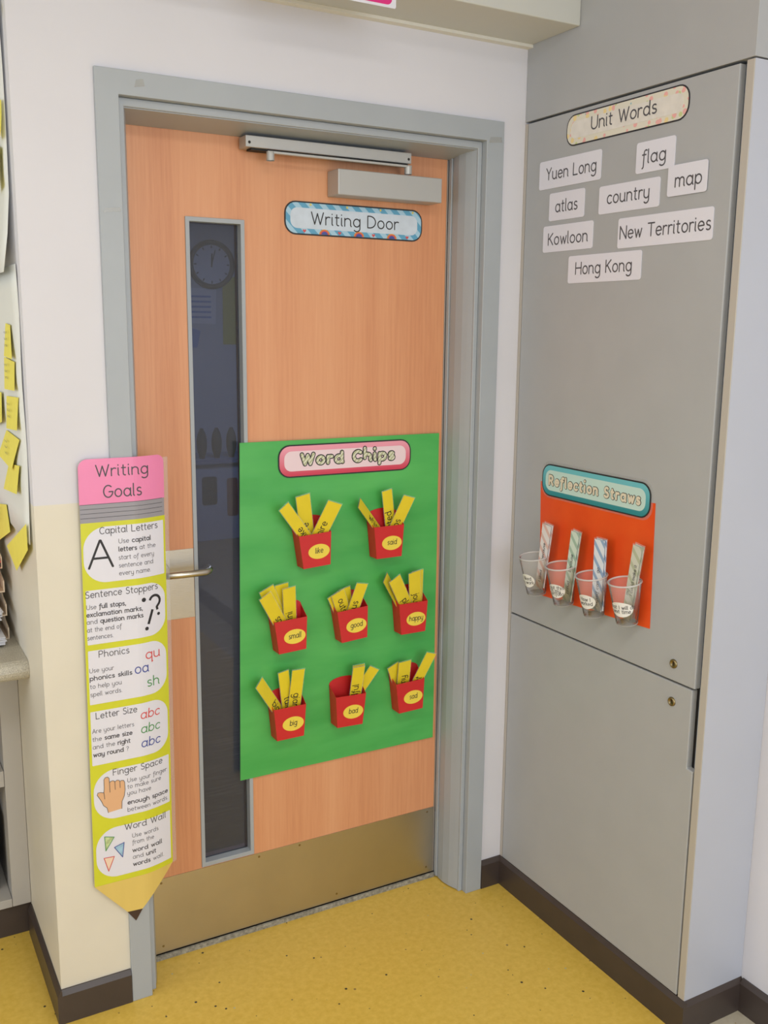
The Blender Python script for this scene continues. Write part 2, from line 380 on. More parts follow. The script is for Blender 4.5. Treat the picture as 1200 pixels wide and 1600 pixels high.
def stroke(mb, pts, h, M, w, caps=True):
    """flat ribbon of half width h along 2-D pts; each piece a hair above the last so none are coplanar"""
    q = [pts[0]]
    for p in pts[1:]:
        if abs(p[0]-q[-1][0])+abs(p[1]-q[-1][1]) > 1e-7: q.append(p)
    if len(q) < 2: mb.flat(oval(q[0][0], q[0][1], h, h, 8), M, w); return
    def dirn(a, b): l = math.hypot(b[0]-a[0], b[1]-a[1]); return ((b[0]-a[0])/l, (b[1]-a[1])/l)
    runs, cur = [], [q[0]]
    for i in range(1, len(q)):
        cur.append(q[i])
        if i < len(q)-1:
            a, b = dirn(q[i-1], q[i]), dirn(q[i], q[i+1])
            if a[0]*b[0]+a[1]*b[1] < 0.75: runs.append(cur); cur = [q[i]]
    runs.append(cur)
    lay = getattr(mb, 'lay', 0)
    for k, r in enumerate(runs):
        n = len(r); d = [dirn(r[i], r[i+1]) for i in range(n-1)]
        L, Q = [], []
        for i in range(n):
            d0 = d[max(i-1, 0)]; d1 = d[min(i, n-2)]
            nx, ny = -(d0[1]+d1[1]), d0[0]+d1[0]; ln = math.hypot(nx, ny); kk = h*2/ln
            L.append((r[i][0]+nx/ln*kk, r[i][1]+ny/ln*kk)); Q.append((r[i][0]-nx/ln*kk, r[i][1]-ny/ln*kk))
        for i in range(n-1):
            lay += 1; ww = w+lay*LAYER
            mb.add([M(*L[i], ww), M(*Q[i], ww), M(*Q[i+1], ww), M(*L[i+1], ww)], [(0, 1, 2, 3)])
        lay += 1
        if caps or k > 0: mb.flat(oval(r[0][0], r[0][1], h, h, 10), M, w+lay*LAYER)
        lay += 1
        if caps or k < len(runs)-1: mb.flat(oval(r[-1][0], r[-1][1], h, h, 10), M, w+lay*LAYER)
    mb.lay = lay
LAYER = 4e-6
def text(mb, t, u0, v0, x, M, w, u1=None, bold=0.085, slant=0.0, gap=GAP, lo=None, hi=None):
    """t set with its baseline start at (u0, v0), x-height x; u1 stretches it to a given end; lo/hi drop letters outside"""
    sx = x if u1 is None else (u1-u0)/measure(t, gap)
    cu = 0
    for ch in t:
        mb.lay = 0
        adv, st = G[ch]
        a, b = u0+cu*sx, u0+(cu+adv)*sx
        if (lo is None or a > lo) and (hi is None or b < hi):
            for s in st:
                lift = .42 if bold > .2 and len(s) == 2 and s[0][1] > 1.3 else 0   # fat letters need a higher dot
                stroke(mb, [(u0+(cu+px)*sx+py*x*slant, v0+(py+lift)*x) for px, py in s], bold*x, M, w)
        cu += adv+gap
    return u0+(cu-gap)*sx
def lettering(M, w, items, parent, m=None, **k):
    """each word is a part of its own"""
    for (t, u0, v0, x, u1) in items:
        sx = (u1-u0)/measure(t); cu = u0
        for word in t.split():
            wd_ = measure(word)*sx; mb = MB(); text(mb, word, cu, v0, x, M, w, u1=cu+wd_, **k)
            build('lettering', mb, m or BLACK, parent); cu += wd_+(GAP*2+G[' '][0])*sx

# ================================================================== SETTING
YW = 0.01     # wall face; the steel frame stands 10 mm proud of it
ZC = 2.75
# floor
fl = MB(); fl.box(-4, XC, -5, 0.20, -0.05, 0); fl.box(-4, XS, 0.20, 1.05, -0.05, 0); fl.box(XC, 1.2975, -0.7226, 0.2, -0.05, 0)
fl.m = 1; fl.box(XC, 1.2975, -5, -0.7226, -0.05, 0)
build('floor', fl, [FLOORY, FLOORG], kind='structure')
build('ceiling', MB().box(-4, 1.2975, -5, 1.05, ZC, ZC+0.05), CEIL, kind='structure')
# door wall: pier on the left (cream paint up to 1.246 m, white above), lintel and right strip
wb = MB()
wb.m = 1; wb.box(XS, 0.045, YW, 0.18, 0, 1.246); wb.box(XS, -0.02, 0.18, 1.05, 0, 1.246)
wb.m = 0; wb.box(XS, 0.045, YW, 0.18, 1.246, ZC); wb.box(XS, -0.02, 0.18, 1.05, 1.246, ZC)
wb.box(0.045, 0.985, YW, 0.18, 2.105, ZC); wb.box(0.985, 1.2975, YW, 0.18, 0, ZC)
build('wall_back', wb, [WHITE, CREAM], kind='structure')
build('wall_left', MB().box(-4, XS, 1.05, 1.15, 0, ZC), CREAM, kind='structure')
build('wall_right', MB().box(1.2975, 1.40, -5, 0.01, 0, ZC), WHITE, kind='structure')
# beam over the door, with a small cover strip where it meets the wall
bm = structure('trim_1', (0, 0, 2.34))
bm.name = 'trim_1'
build('beam_casing', MB().box(-4, XC, -0.1933, YW, 2.341, ZC), BEAM, bm, bevel=0.003)
build('cover_strip', MB().box(-4, XC, -0.012, YW, 2.334, 2.341), CEIL, bm)
# skirting
def skirt(name, segs):
    mb = MB()
    for (x0, y0, x1, y1, nx, ny) in segs:
        t = 0.011; h = 0.0858
        prof = [(0, 0), (t, 0), (t, h-0.012), (t*0.35, h), (0, h)]
        P = [(x0+nx*a, y0+ny*a, b) for a, b in prof]+[(x1+nx*a, y1+ny*a, b) for a, b in prof]
        n = len(prof)
        mb.add(P, [(i, (i+1) % n, n+(i+1) % n, n+i) for i in range(n)]+[tuple(range(n-1, -1, -1)), tuple(range(n, 2*n))])
    return build(name, mb, BASEB, kind='structure')
skirt('baseboard_left', [(XS, YW, -0.001, YW, 0, -1), (XS, YW-0.011, XS, 0.405, -1, 0)])
skirt('baseboard_back', [(1.033, YW, XC, YW, 0, -1)])
skirt('baseboard_right', [(XC+0.003, YW, XC+0.003, -0.7306, -1, 0), (XC+0.003, -0.7196, 1.2975, -0.7196, 0, -1), (1.2975, -0.73, 1.2975, -5, -1, 0)])

# steel door frame
fr = structure('trim_2', (0, 0, 0))
DT = 2.067
def uframe(mb, xl, xr, zt, xl2, xr2, zt2, y0, y1):
    """three-sided frame between outer (xl,xr,zt) and inner (xl2,xr2,zt2), from depth y0 back to y1"""
    o = [(xl, 0), (xl, zt), (xr, zt), (xr, 0)]; i = [(xl2, 0), (xl2, zt2), (xr2, zt2), (xr2, 0)]
    P = [(x, y, z) for y in (y0, y1) for x, z in o+i]
    F = []
    for k in range(3): F += [(k, k+4, k+5, k+1), (8+k, 9+k, 13+k, 12+k), (k, k+1, 9+k, 8+k), (4+k, 12+k, 13+k, 5+k)]
    F += [(0, 8, 12, 4), (3, 7, 15, 11)]
    mb.add(P, F)
mb = MB(); uframe(mb, 0, 1.032, 2.15, 0.049, 0.979, 2.10, 0, YW+0.06); build('architrave', mb, GREYF, fr, bevel=0.0015)
mb = MB(); uframe(mb, 0.0495, 0.9785, 2.0995, 0.064, 0.966, 2.082, 0.02, 0.05); build('inner_bead', mb, GREYF, fr, bevel=0.002)
# jamb linings: the reveal bulges gently towards the opening
jr = [(0.9655, 0.026), (0.960, 0.04), (0.954, 0.057), (0.9495, 0.083), (0.9505, 0.105), (0.9515, 0.1127)]
for s in (1, -1):
    mir = (lambda x: x) if s == 1 else (lambda x: 1.03-x)
    pr = [(mir(x), y) for x, y in jr]+[(mir(0.98), 0.1127), (mir(0.98), 0.026)]
    if s == 1: pr = pr[::-1]
    n = len(pr); mb = MB()
    mb.add([(x, y, 0.004) for x, y in pr]+[(x, y, 2.083) for x, y in pr], [(i, (i+1) % n, n+(i+1) % n, n+i) for i in range(n)]+[tuple(range(n-1, -1, -1)), tuple(range(n, 2*n))])
    build('jamb_lining', mb, GREYF, fr)
    a, b = sorted((mir(0.9475), mir(0.98)))
    build('jamb_return', MB().box(a, b, 0.114, 0.128, 0.004, 2.07), GREYF, fr, bevel=0.0015)
    a, b = sorted((mir(0.958), mir(0.98)))
    build('door_rebate', MB().box(a, b, 0.130, 0.18, 0.0, 2.09), GREYF, fr)
hl = MB(); hp = [(.026, 2.0800), (.128, 2.0672), (.128, 2.10), (.026, 2.10)]
hl.add([(.0505, y, z) for y, z in hp]+[(.9795, y, z) for y, z in hp], [(0, 4, 5, 1), (1, 5, 6, 2), (2, 6, 7, 3), (3, 7, 4, 0), (0, 1, 2, 3), (7, 6, 5, 4)])
build('head_lining', hl, GREYF, fr)
build('head_rebate', MB().box(0.05, 0.98, 0.129, 0.18, 2.072, 2.10), GREYF, fr)
build('threshold_seal', MB().box(0.0825, 0.946, 0.121, 0.1275, 0, 0.013), mat('grey_brush_seal', rgb(150, 146, 134), .8, var=.4, vscale=120), fr)
build('threshold_plate', MB().box(0.075, 0.955, 0.128, 0.19, 0.0, 0.009), DARK, fr)

# ------------------------------------------------------------------ door leaf
DY = 0.13
dr = structure('door_1', (0.95, DY, 0)); dr['label'] = 'beech veneered door with a tall narrow glazed slot and a steel kick plate'
x0, x1, zb, zt = 0.080, 0.9455, 0.016, 2.070
gx0, gx1, gz0, gz1 = 0.234, 0.362, 0.240, 1.870
mb = MB()
mb.box(x0, gx0, DY, DY+0.045, zb, zt); mb.box(gx1, x1, DY, DY+0.045, zb, zt)
mb.box(gx0, gx1, DY, DY+0.045, zb, gz0); mb.box(gx0, gx1, DY, DY+0.045, gz1, zt)
build('door_leaf', mb, BEECH, dr)
M = on_door(DY)
mb = MB(); mb.ring([(0.2245, 0.2295), (0.3705, 0.2295), (0.3705, 1.8795), (0.2245, 1.8795)], [(0.2345, 0.2415), (0.3605, 0.2415), (0.3605, 1.869), (0.2345, 1.869)], M, -0.022, 0.004)
build('glazing_bead', mb, GREYF, dr, bevel=0.001)
build('glass_pane', MB().box(0.2345, 0.3605, DY+0.019, DY+0.025, 0.2415, 1.869), GLASS, dr)
build('kick_plate', MB().box(0.082, 0.942, DY-0.0018, DY, 0.0165, 0.2265), STEEL, dr)
for sx, sz in ((0.115, 0.215), (0.505, 0.218), (0.92, 0.215), (0.115, 0.035), (0.62, 0.036), (0.92, 0.036), (0.385, 0.216)):
    build('screw_head', MB().lathe([(0.0001, 0.0008), (0.003, 0.0007), (0.0034, 0)], lambda p, sx=sx, sz=sz: (sx+p.x, DY-0.0018-p.z, sz+p.y), 8), BRASS, dr)
build('handle_plate', MB().box(0.105, 0.2235, DY-0.002, DY, 0.9155, 1.0905), STEEL, dr)
lv = build('lever_handle', MB().tube([(0.135, DY-0.003, 1.041), (0.135, DY-0.03, 1.041), (0.137, DY-0.045, 1.041), (0.145, DY-0.053, 1.0405), (0.20, DY-0.054, 1.04), (0.236, DY-0.053, 1.04), (0.247, DY-0.048, 1.041), (0.2525, DY-0.038, 1.042), (0.2535, DY-0.026, 1.043)], 0.0085, 14), STEEL, dr, smooth=True)
build('rose', MB().lathe([(0.0001, 0.008), (0.024, 0.008), (0.026, 0.006), (0.026, 0.0)], lambda p: (0.135+p.x, DY-0.002-p.z, 1.041+p.y), 24), STEEL, lv)
build('edge_strip', MB().box(0.9428, 0.9458, DY-0.0025, DY-0.0002, 0.017, 2.066), mat('satin_edge_trim', rgb(186, 180, 172), .35, .6), dr)
for z in (1.86, 1.03, 0.26):
    build('hinge', MB().tube([(0.9492, DY-0.0005, z-0.05), (0.9492, DY-0.0005, z+0.05)], 0.0030, 10), mat('dark_hinge_steel', rgb(96, 90, 86), .45, .8), dr, smooth=True)

# door closer
cl = thing('door_closer', 'silver overhead door closer with boxed body and slide rail above the blue sign', 'door closer', (0.75, DY, 1.947))
build('body', MB().box(0.5915, 0.8895, DY-0.062, DY-0.001, 1.948, 2.0085), ALU, cl, bevel=0.002)
build('slide_rail', MB().box(0.3590, 0.8040, 0.080, 0.125, 2.0385, 2.0645), ALU, cl, bevel=0.0015)
build('rail_channel', MB().box(0.375, 0.798, 0.088, 0.117, 2.034, 2.0385), DARK, cl)
build('arm', MB().box(0.4100, 0.8000, 0.070, 0.082, 2.0275, 2.033), ALU, cl, bevel=0.001)
for xx in (0.4180, 0.792): build('pivot', MB().lathe([(0.0001, 0.0195), (0.009, 0.0195), (0.0095, 0.017), (0.0095, 0.0)], lambda p, xx=xx: (xx+p.x, 0.076+p.y, 2.0115+p.z), 14), ALU, cl)
for xx in (0.368, 0.796): build('rail_screw', MB().lathe([(0.0001, 0.001), (0.003, 0.001), (0.0035, 0)], lambda p, xx=xx: (xx+p.x, 0.080-p.z, 2.049+p.y), 8), DARK, cl)

# ------------------------------------------------------------------ signs
def sign(name, label, M, u0, u1, v0, v1, edge, border, inner, r=0.03, bw=0.006, band=0.017):
    t = thing(name, label, 'sign', M((u0+u1)/2, v0, 0))
    o = rrect(u0, u1, v0, v1, r)
    a = rrect(u0+bw, u1-bw, v0+bw, v1-bw, max(r-bw, 0.002))
    build('edge_line', MB().prism(o, M, 0, 0.0012), edge, t)
    build('border', MB().prism(a, M, 0.0013, 0.0017), border, t)
    if inner:
        b = rrect(u0+band, u1-band, v0+band, v1-band, max(r-band*0.75, 0.012))
        build('centre_panel', MB().prism(b, M, 0.0018, 0.0022), inner, t)
    return t
M = on_door(DY-0.0005)
t = sign('door_sign', 'blue striped sign reading Writing Door below the door closer', M, 0.4750, 0.8680, 1.8535, 1.9335, BLACK, BLSTR, SUGAR, band=0.0155, bw=0.0035)
lettering(M, 0.0026, [('Writing Door', 0.5471, 1.8808, 0.0190, 0.7948)], t, BLACK, bold=0.075)
for k, uc in enumerate((0.583, 0.680, 0.776)):
    for j, (rr, mm) in enumerate(((0.0145, ORNGP), (0.0118, REDT), (0.0085, BLUET))):
        build('rainbow_band', MB().flat(arc(uc, 1.8572, rr, rr*0.85, 0, 180, 12), M, 0.0024+j*0.0002), mm, t)
for uc, vc in ((0.545, 1.9265), (0.646, 1.9262), (0.742, 1.926), (0.838, 1.926)):
    build('star', MB().flat([(uc+0.004*(1 if i % 2 else 0.45)*math.cos(R(36*i+18)), vc+0.004*(1 if i % 2 else 0.45)*math.sin(R(36*i+18))) for i in range(10)], M, 0.0024), OVAL, t)
for uc, vc in ((0.528, 1.8628), (0.625, 1.8622), (0.722, 1.862), (0.822, 1.862)):
    build('heart', MB().flat([(uc, vc-.004), (uc+.0045, vc+.001), (uc+.004, vc+.004), (uc+.0015, vc+.004), (uc, vc+.002), (uc-.0015, vc+.004), (uc-.004, vc+.004), (uc-.0045, vc+.001)], M, 0.0024), REDT, t)

# big green sheet with the chip boxes
GY = 0.1240
gs = thing('green_backing_sheet', 'large green sheet taped to the lower half of the door', 'backing paper', (0.63, DY, 0.451))
mb = MB(); nx, nz = 14, 20
def gp(i, j):
    x = 0.3478+(0.9318-0.3478)*i/nx; z = 0.451+(1.346-0.451)*j/nz
    x -= (0.014 if i == 0 else 0.014*(1-i/nx))*(1-j/nz)*1.0
    return (x, GY-0.0004*math.sin(i*1.3+j*0.7), z)
mb.add([gp(i, j) for j in range(nz+1) for i in range(nx+1)]+[(gp(i, j)[0], GY+0.0003, gp(i, j)[2]) for j in range(nz+1) for i in range(nx+1)],
       [(j*(nx+1)+i, j*(nx+1)+i+1, (j+1)*(nx+1)+i+1, (j+1)*(nx+1)+i) for j in range(nz) for i in range(nx)])
o = (nx+1)*(nz+1)
mb.add([], []); ed = [j*(nx+1) for j in range(nz+1)]
for a, b in list(zip(ed, ed[1:]))+[(e+nx, f+nx) for e, f in zip(ed, ed[1:])]+[(i, i+1) for i in range(nx)]+[(nz*(nx+1)+i, nz*(nx+1)+i+1) for i in range(nx)]:
    mb.f.append([a, b, b+o, a+o]); mb.mi.append(0)
build('sheet', mb, GREEN, gs, smooth=False)
M = on_door(GY-0.0008)
t = sign('chips_sign', 'pink bordered sign reading Word Chips at the top of the green sheet', M, 0.4495, 0.8405, 1.2500, 1.3345, BLACK, PKGR, PALEPK, r=0.032, band=0.0165, bw=0.0035)
def bubble(t, s, M, u0, u1, v0, x, fill, ob=.40, ib=.235):
    sx = (u1-u0)/measure(s, .55); cu = u0
    for word in s.split():
        wd_ = measure(word, .55)*sx
        mb = MB(); text(mb, word, cu, v0, x, M, 0.0024, u1=cu+wd_, bold=ob, gap=.55)
        o_ = build('word_outline', mb, BLACK, t)
        mb = MB(); text(mb, word, cu, v0, x, M, 0.0030, u1=cu+wd_, bold=ib, gap=.55)
        build('word_fill', mb, fill, o_)
        cu += wd_+(.55*2+G[' '][0])*sx
bubble(t, 'Word Chips', M, 0.5150, 0.7855, 1.2835, 0.0165, BUBST)

# chip boxes
def chip_box(word, cx, zb_, tilt):
    lab = 'red chip box labelled ' + word + {'like': ', upper left on the green sheet', 'said': ', upper right on the green sheet', 'small': ', left in the middle row', 'good': ', centre of the middle row',
          'happy': ', right in the middle row', 'big': ', left in the bottom row', 'bad': ', centre of the bottom row', 'sad': ', right in the bottom row'}[word]
    t = thing('chip_box', lab, 'box', (cx, GY, zb_), 'red chip boxes on the green sheet')
    ct, st = math.cos(R(tilt)), math.sin(R(tilt)); yb = GY-0.0007; D = 0.0405
    def W(u, v, d): return (cx+u*ct-v*st, yb-d, zb_+u*st+v*ct)
    ht, bt, H = 0.046, 0.0385, 0.0875
    mb = MB(); th = 0.0007
    def side(u):  # half width grows with height
        return bt+(ht-bt)*u/H
    # front panel
    fo = [(-bt, 0), (bt, 0), (ht, H), (-ht, H)]
    mb.prism(fo, W, D-th, D)
    # side panels: top edge climbs to the back
    for s in (-1, 1):
        P = []
        for off in (0, th):
            for d, v in ((0, 0), (D-th, 0), (D-th, H), (0.012, H+0.016), (0, H+0.024)):
                P.append(W(s*(side(v)-off), v, d))
        mb.add(P, [(0, 1, 2, 3, 4), (9, 8, 7, 6, 5)]+[(i, (i+1) % 5, (i+1) % 5+5, i+5) for i in range(5)])
    # curved back panel
    bk = [(-bt, 0), (bt, 0), (side(H+.024), H+0.024)]+[(side(H+.024)*math.cos(R(a)), H+0.024+0.019*math.sin(R(a))) for a in range(15, 180, 15)]+[(-side(H+.024), H+0.024)]
    mb.prism(bk, W, 0, th)
    mb.prism([(-bt, 0), (bt, 0), (bt+.0006, th), (-bt-.0006, th)], W, th, D-th)
    build('carton', mb, REDC, t)
    ov = build('oval_label', MB().prism(oval(0.008, 0.040, 0.0305, 0.0195, 28), W, D+0.0001, D+0.0005), OVAL, t)
    wd = 0.0080*measure(word); wd = min(wd, 0.049)
    mb = MB(); text(mb, word, 0.008-wd/2, 0.0360, 0.0092, W, D+0.0009, u1=0.008+wd/2, bold=0.085, slant=0.12)
    build('lettering', mb, BLACK, ov)
for a in (('like', .5395, 1.0185, 3.5), ('said', .7545, 1.020, 0.6), ('small', .4690, .799, 3), ('good', .6505, .803, 4.2), ('happy', .8345, .796, 0.4), ('big', .4610, .5600, 0.5), ('bad', .6375, .5600, -2.0), ('sad', .8310, .567, 2)):
    chip_box(*a)
STRIPS = [
('like','like',1,(.444,.075,1.186),(.512,.097,1.1),.032,'leaning left, front of the three'),
('like','adore',1,(.502,.088,1.208),(.524,.110,1.1),.04,'standing in the middle of the three'),
('like','admire',1,(.583,.066,1.187),(.554,.093,1.106),.042,'leaning right'),
('said','whispered',-1,(.665,.088,1.176),(.725,.105,1.104),.015,'turned edge-on and leaning left'),
('said','shouted',1,(.749,.09,1.203),(.771,.108,1.102),.031,'standing upright in the middle'),
('said','gasps',1,(.807,.07,1.185),(.783,.096,1.106),.036,'leaning right'),
('small','tiny',-1,(.398,.084,.976),(.443,.106,.878),.042,'leaning left behind the front one'),
('small','small',-1,(.387,.066,.963),(.438,.094,.879),.036,'leaning furthest left in front'),
('small','little',-1,(.442,.09,.981),(.457,.112,.874),.038,'rising tallest at the back'),
('small','mini',1,(.456,.074,.974),(.47,.101,.879),.036,'upright on the right'),
('good','great',-1,(.592,.095,.933),(.622,.111,.876),.036,'at the far left behind the lettered one'),
('good','outstanding',-1,(.601,.086,.940),(.627,.103,.88),.040,'wide fanned front one with long word'),
('good','brilliant',-1,(.628,.099,.946),(.644,.114,.877),.034,'peeping out at the back middle'),
('good','fabulous',1,(.666,.07,.961),(.652,.095,.885),.034,'leaning right and tallest'),
('happy','glad',-1,(.746,.088,.964),(.804,.110,.876),.021,'turned edge-on at the far left'),
('happy','pleased',-1,(.765,.07,.963),(.815,.095,.88),.039,'leaning left in front'),
('happy','joyful',-1,(.831,.076,.972),(.85,.101,.878),.038,'upright on the right in front'),
('happy','jolly',-1,(.849,.09,.971),(.860,.110,.875),.038,'upright on the right behind its twin'),
('big','big',-1,(.374,.082,.73),(.431,.104,.642),.026,'leaning far out to the left'),
('big','tall',-1,(.444,.088,.746),(.464,.109,.636),.030,'upright in the middle'),
('big','giant',-1,(.482,.076,.749),(.48,.101,.64),.036,'upright on the right in front'),
('bad','dreadful',1,(.661,.076,.727),(.661,.098,.64),.036,'upright in front'),
('bad','nasty',1,(.664,.084,.730),(.666,.106,.636),.036,'hidden just behind the upright one'),
('bad','awful',1,(.716,.09,.711),(.672,.112,.634),.032,'leaning right'),
('sad','tearful',-1,(.778,.096,.706),(.807,.112,.641),.037,'leaning left at the back'),
('sad','gloomy',1,(.81,.084,.716),(.815,.102,.645),.040,'upright in front'),
('sad','upset',1,(.885,.066,.734),(.858,.093,.65),.033,'leaning far out to the right'),
]
START = {'like': .030, 'adore': .034, 'admire': .032, 'whispered': .040, 'shouted': .043, 'gasps': .016, 'small': .020, 'mini': .026, 'outstanding': .044, 'fabulous': .026, 'pleased': .018, 'joyful': .030, 'big': .022, 'tall': .034, 'giant': .040, 'dreadful': .034, 'awful': .020, 'gloomy': .026, 'upset': .012}
for bx, wd, dirn, T, Lp, we, how in STRIPS:
    T, Lp = Vector(T), Vector(Lp); ax = (T-Lp).normalized(); ln = (T-Lp).length
    ext = 0.048
    if ax.y < 0: ext = min(ext, (0.1215-Lp.y)/(-ax.y))
    wv = Vector((ax.z, 0, -ax.x)).normalized()
    tw = 0.62*math.acos(min(1, we/0.037)) if we < 0.03 else 0
    nv = ax.cross(wv); nv = -nv if nv.y > 0 else nv
    wv2 = (wv*math.cos(tw)-nv*math.sin(tw)); nv2 = (nv*math.cos(tw)+wv*math.sin(tw))
    hw = 0.0175 if we < 0.03 else we/2*0.97
    def W(u, v, w_, o=Lp, a=ax, x=wv2, n_=nv2): return tuple(o+x*u+a*v+n_*w_)
    t = thing('word_strip', 'yellow word strip %s in the box labelled %s' % (how, bx), 'card', W(0, -ext, 0), 'yellow word strips in the chip boxes')
    build('card', MB().prism([(-hw, -ext), (hw, -ext), (hw, ln), (-hw, ln)], W, 0, 0.0004), YELC, t)
    build('laminate', MB().prism([(-hw-.0018, -ext), (hw+.0018, -ext), (hw+.0018, ln+.003), (-hw-.0018, ln+.003)], W, -0.0003, -0.0001), LAMI, t)
    if wd in START:
        x = 0.0122; s0 = START[wd]
        if dirn == 1:   # reads upwards, tops of the letters to the left
            end = s0; L0 = measure(wd)*x
            Mt = lambda u, v, w_, W=W: W(-v, u, w_)
            mb = MB(); text(mb, wd, end-L0, -0.006, x, Mt, 0.0008, bold=0.09, lo=-ext)
        else:
            Mt = lambda u, v, w_, W=W: W(v, -u, w_)
            mb = MB(); text(mb, wd, -s0, -0.006, x, Mt, 0.0008, bold=0.09, hi=ext)
        build('lettering', mb, BLACK, t)

# ------------------------------------------------------------------ pencil-shaped goals poster
BSTEP = 0.0075
def pen_bend(u, v):
    k = max(0, (u-0.12)/BSTEP); i = int(k); f = k-i; b = lambda n: 0.024*(n*BSTEP/0.077)**1.5; return b(i)+(b(i+1)-b(i))*f
def PM(u, v, w): return (-0.070-0.0085*(1.343-v)/1.01+u, -0.002-w+pen_bend(u, v), v)
def col_shape(u0, u1, v0, v1, rl=0.002, rr=0.002, rlt=None, rlb=None, rrt=None, rrb=None, dz=lambda u: 0):
    rlt = rl if rlt is None else rlt; rlb = rl if rlb is None else rlb; rrt = rr if rrt is None else rrt; rrb = rr if rrb is None else rrb
    us = sorted(set([u0, u1]+[0.12+BSTEP*i for i in range(0, 13) if u0 < 0.12+BSTEP*i < u1]+[u0+max(rlt, rlb)*(1-math.cos(R(a))) for a in range(10, 91, 10)]+[u1-max(rrt, rrb)*(1-math.cos(R(a))) for a in range(10, 91, 10)]+[u0+(u1-u0)*i/16 for i in range(1, 16)]))
    cs = []
    def drop(d, r): return 0 if d >= r or r <= 0 else r-math.sqrt(max(0, r*r-(r-d)**2))
    for u in us:
        hi = v1-max(drop(u-u0, rlt), drop(u1-u, rrt)); lo = v0+max(drop(u-u0, rlb), drop(u1-u, rrb))
        cs.append((u, lo+dz(u), hi+dz(u)))
    return cs
gpz = thing('goals_poster', 'tall pencil-shaped laminated poster headed Writing Goals left of the door', 'poster', (0.03, 0, 0.216))
build('laminate', MB().cols(col_shape(-0.0008, 0.2055, 0.3305, 1.3355), PM, -0.0006, -0.0002), LAMI, gpz)
build('pencil_barrel', MB().cols(col_shape(0, 0.1945, 0.332, 1.2015), PM, 0, 0.0004), LIME, gpz)
fe = build('ferrule', MB().cols(col_shape(-0.0003, 0.1935, 1.2015, 1.2425), PM, 0, 0.0005), mat('grey_ferrule_print', rgb(156, 154, 162), 0.3, var=0.1, vscale=6, vc=(1, 1, .02)), gpz)
mb = MB()
for z in (1.2120, 1.2220, 1.2320, 1.2422): mb.cols([(0.0005+0.0125*i, z-.0005, z+.0005) for i in range(16)], PM, 0.0007, 0.0008)
build('ferrule_line', mb, GREYP, fe)
er = build('eraser', MB().cols(col_shape(-0.0008, 0.1945, 1.2425, 1.3425, rl=0, rlt=0.020, rr=0, rrt=0.018), PM, 0, 0.0005), PINK, gpz)
lettering(PM, 0.0009, [('Writing', 0.0373, 1.3035, 0.0165, 0.1534), ('Goals', 0.0522, 1.2560, 0.0175, 0.1366)], er, GREYP, bold=0.08)
def poly_cols(lo, hi):
    """columns between two piecewise linear edges, broken where the sheet bends"""
    def at(e, u):
        for (a, b), (c, d) in zip(e, e[1:]):
            if a <= u <= c: return b+(d-b)*(u-a)/(c-a)
        return e[-1][1]
    us = sorted(set([p[0] for p in lo+hi]+[0.12+BSTEP*i for i in range(0, 10) if lo[0][0] < 0.12+BSTEP*i < lo[-1][0]]))
    return [(u, at(lo, u), at(hi, u)) for u in us]
tip = build('pencil_tip', MB().cols(poly_cols([(0.0005, .3312), (0.075, .2456), (0.111, .2436), (0.1935, .3316)], [(0.0005, .3318), (0.1935, .3319)]), PM, 0, 0.0004), WOODP, gpz)
build('pencil_lead', MB().cols([(0.0752, .2448, .2455), (0.0945, .2165, .2444), (0.1108, .2426, .2434)], PM, 0, 0.0004), LEAD, gpz)
def goal(v0, v1, left, title, tu0, tu1, tv, lines, u0=None, r=0.040):
    u0 = u0 or (0.004 if left else 0.0055)
    cs = col_shape(u0, 0.1895, v0, v1, rl=r if left else 0.002, rr=0.002 if left else r)
    p = build('goal_panel', MB().cols(cs, PM, 0.0006, 0.0009), PRW, gpz)
    mb = MB(); text(mb, title, tu0, tv, 0.0098, PM, 0.0012, u1=tu1, bold=0.085); build('title', mb, GREYP, p)
    mb = MB()
    for (lu, lv, lu1, parts) in lines:
        tot = ' '.join(q[0] for q in parts); full = measure(tot); sx = (lu1-lu)/full; cu = lu
        for q in parts:
            wdt = measure(q[0])*sx
            text(mb, q[0], cu, lv, 0.0066, PM, 0.0012, u1=cu+wdt, bold=0.145 if q[1] else 0.08)
            cu += wdt+(GAP*2+G[' '][0])*sx
    build('lettering', mb, GREYP, p)
    return p
N, B = 0, 1
p = goal(1.0645, 1.1910, True, 'Capital Letters', .0408, .1738, 1.1750, [(.0822, 1.1503, .156, [('Use', N), ('capital', B)]), (.0817, 1.1319, .1675, [('letters', B), ('at the', N)]), (.081, 1.1128, .163, [('start of every', N)]), (.081, 1.0946, .1607, [('sentence and', N)]), (.081, 1.0767, .1541, [('every name.', N)])], r=0.05)
mb = MB(); text(mb, 'A', .0150, 1.0995, 0.0405, PM, 0.0012, u1=.0672, bold=0.062); build('capital_letter', mb, BLACK, p)
p = goal(.9235, 1.0490, False, 'Sentence Stoppers', .0049, .1705, 1.0322, [(.0064, 1.006, .0931, [('Use', N), ('full stops,', B)]), (.0059, .9887, .1313, [('exclamation marks,', B)]), (.0057, .972, .1323, [('and', N), ('question marks', B)]), (.0059, .9536, .082, [('at the end of', N)]), (.0059, .9353, .0625, [('sentences.', N)])])
mb = MB()
mb.flat(oval(.1352, 1.012, .0052, .0052, 14), PM, .0012); mb.flat(oval(.1716, .9722, .0038, .0038, 14), PM, .0012); mb.flat(oval(.1410, .9425, .0045, .0045, 14), PM, .0012)
stroke(mb, arc(.1625, 1.0045, .0130, .0135, 165, -35, 10)+[(.1672, .9895), (.1690, .9825)], .0029, PM, .0012, False)
stroke(mb, [(.1562, .9855), (.1452, .9525)], .0031, PM, .0012, False)
build('punctuation_marks', mb, BLACK, p)
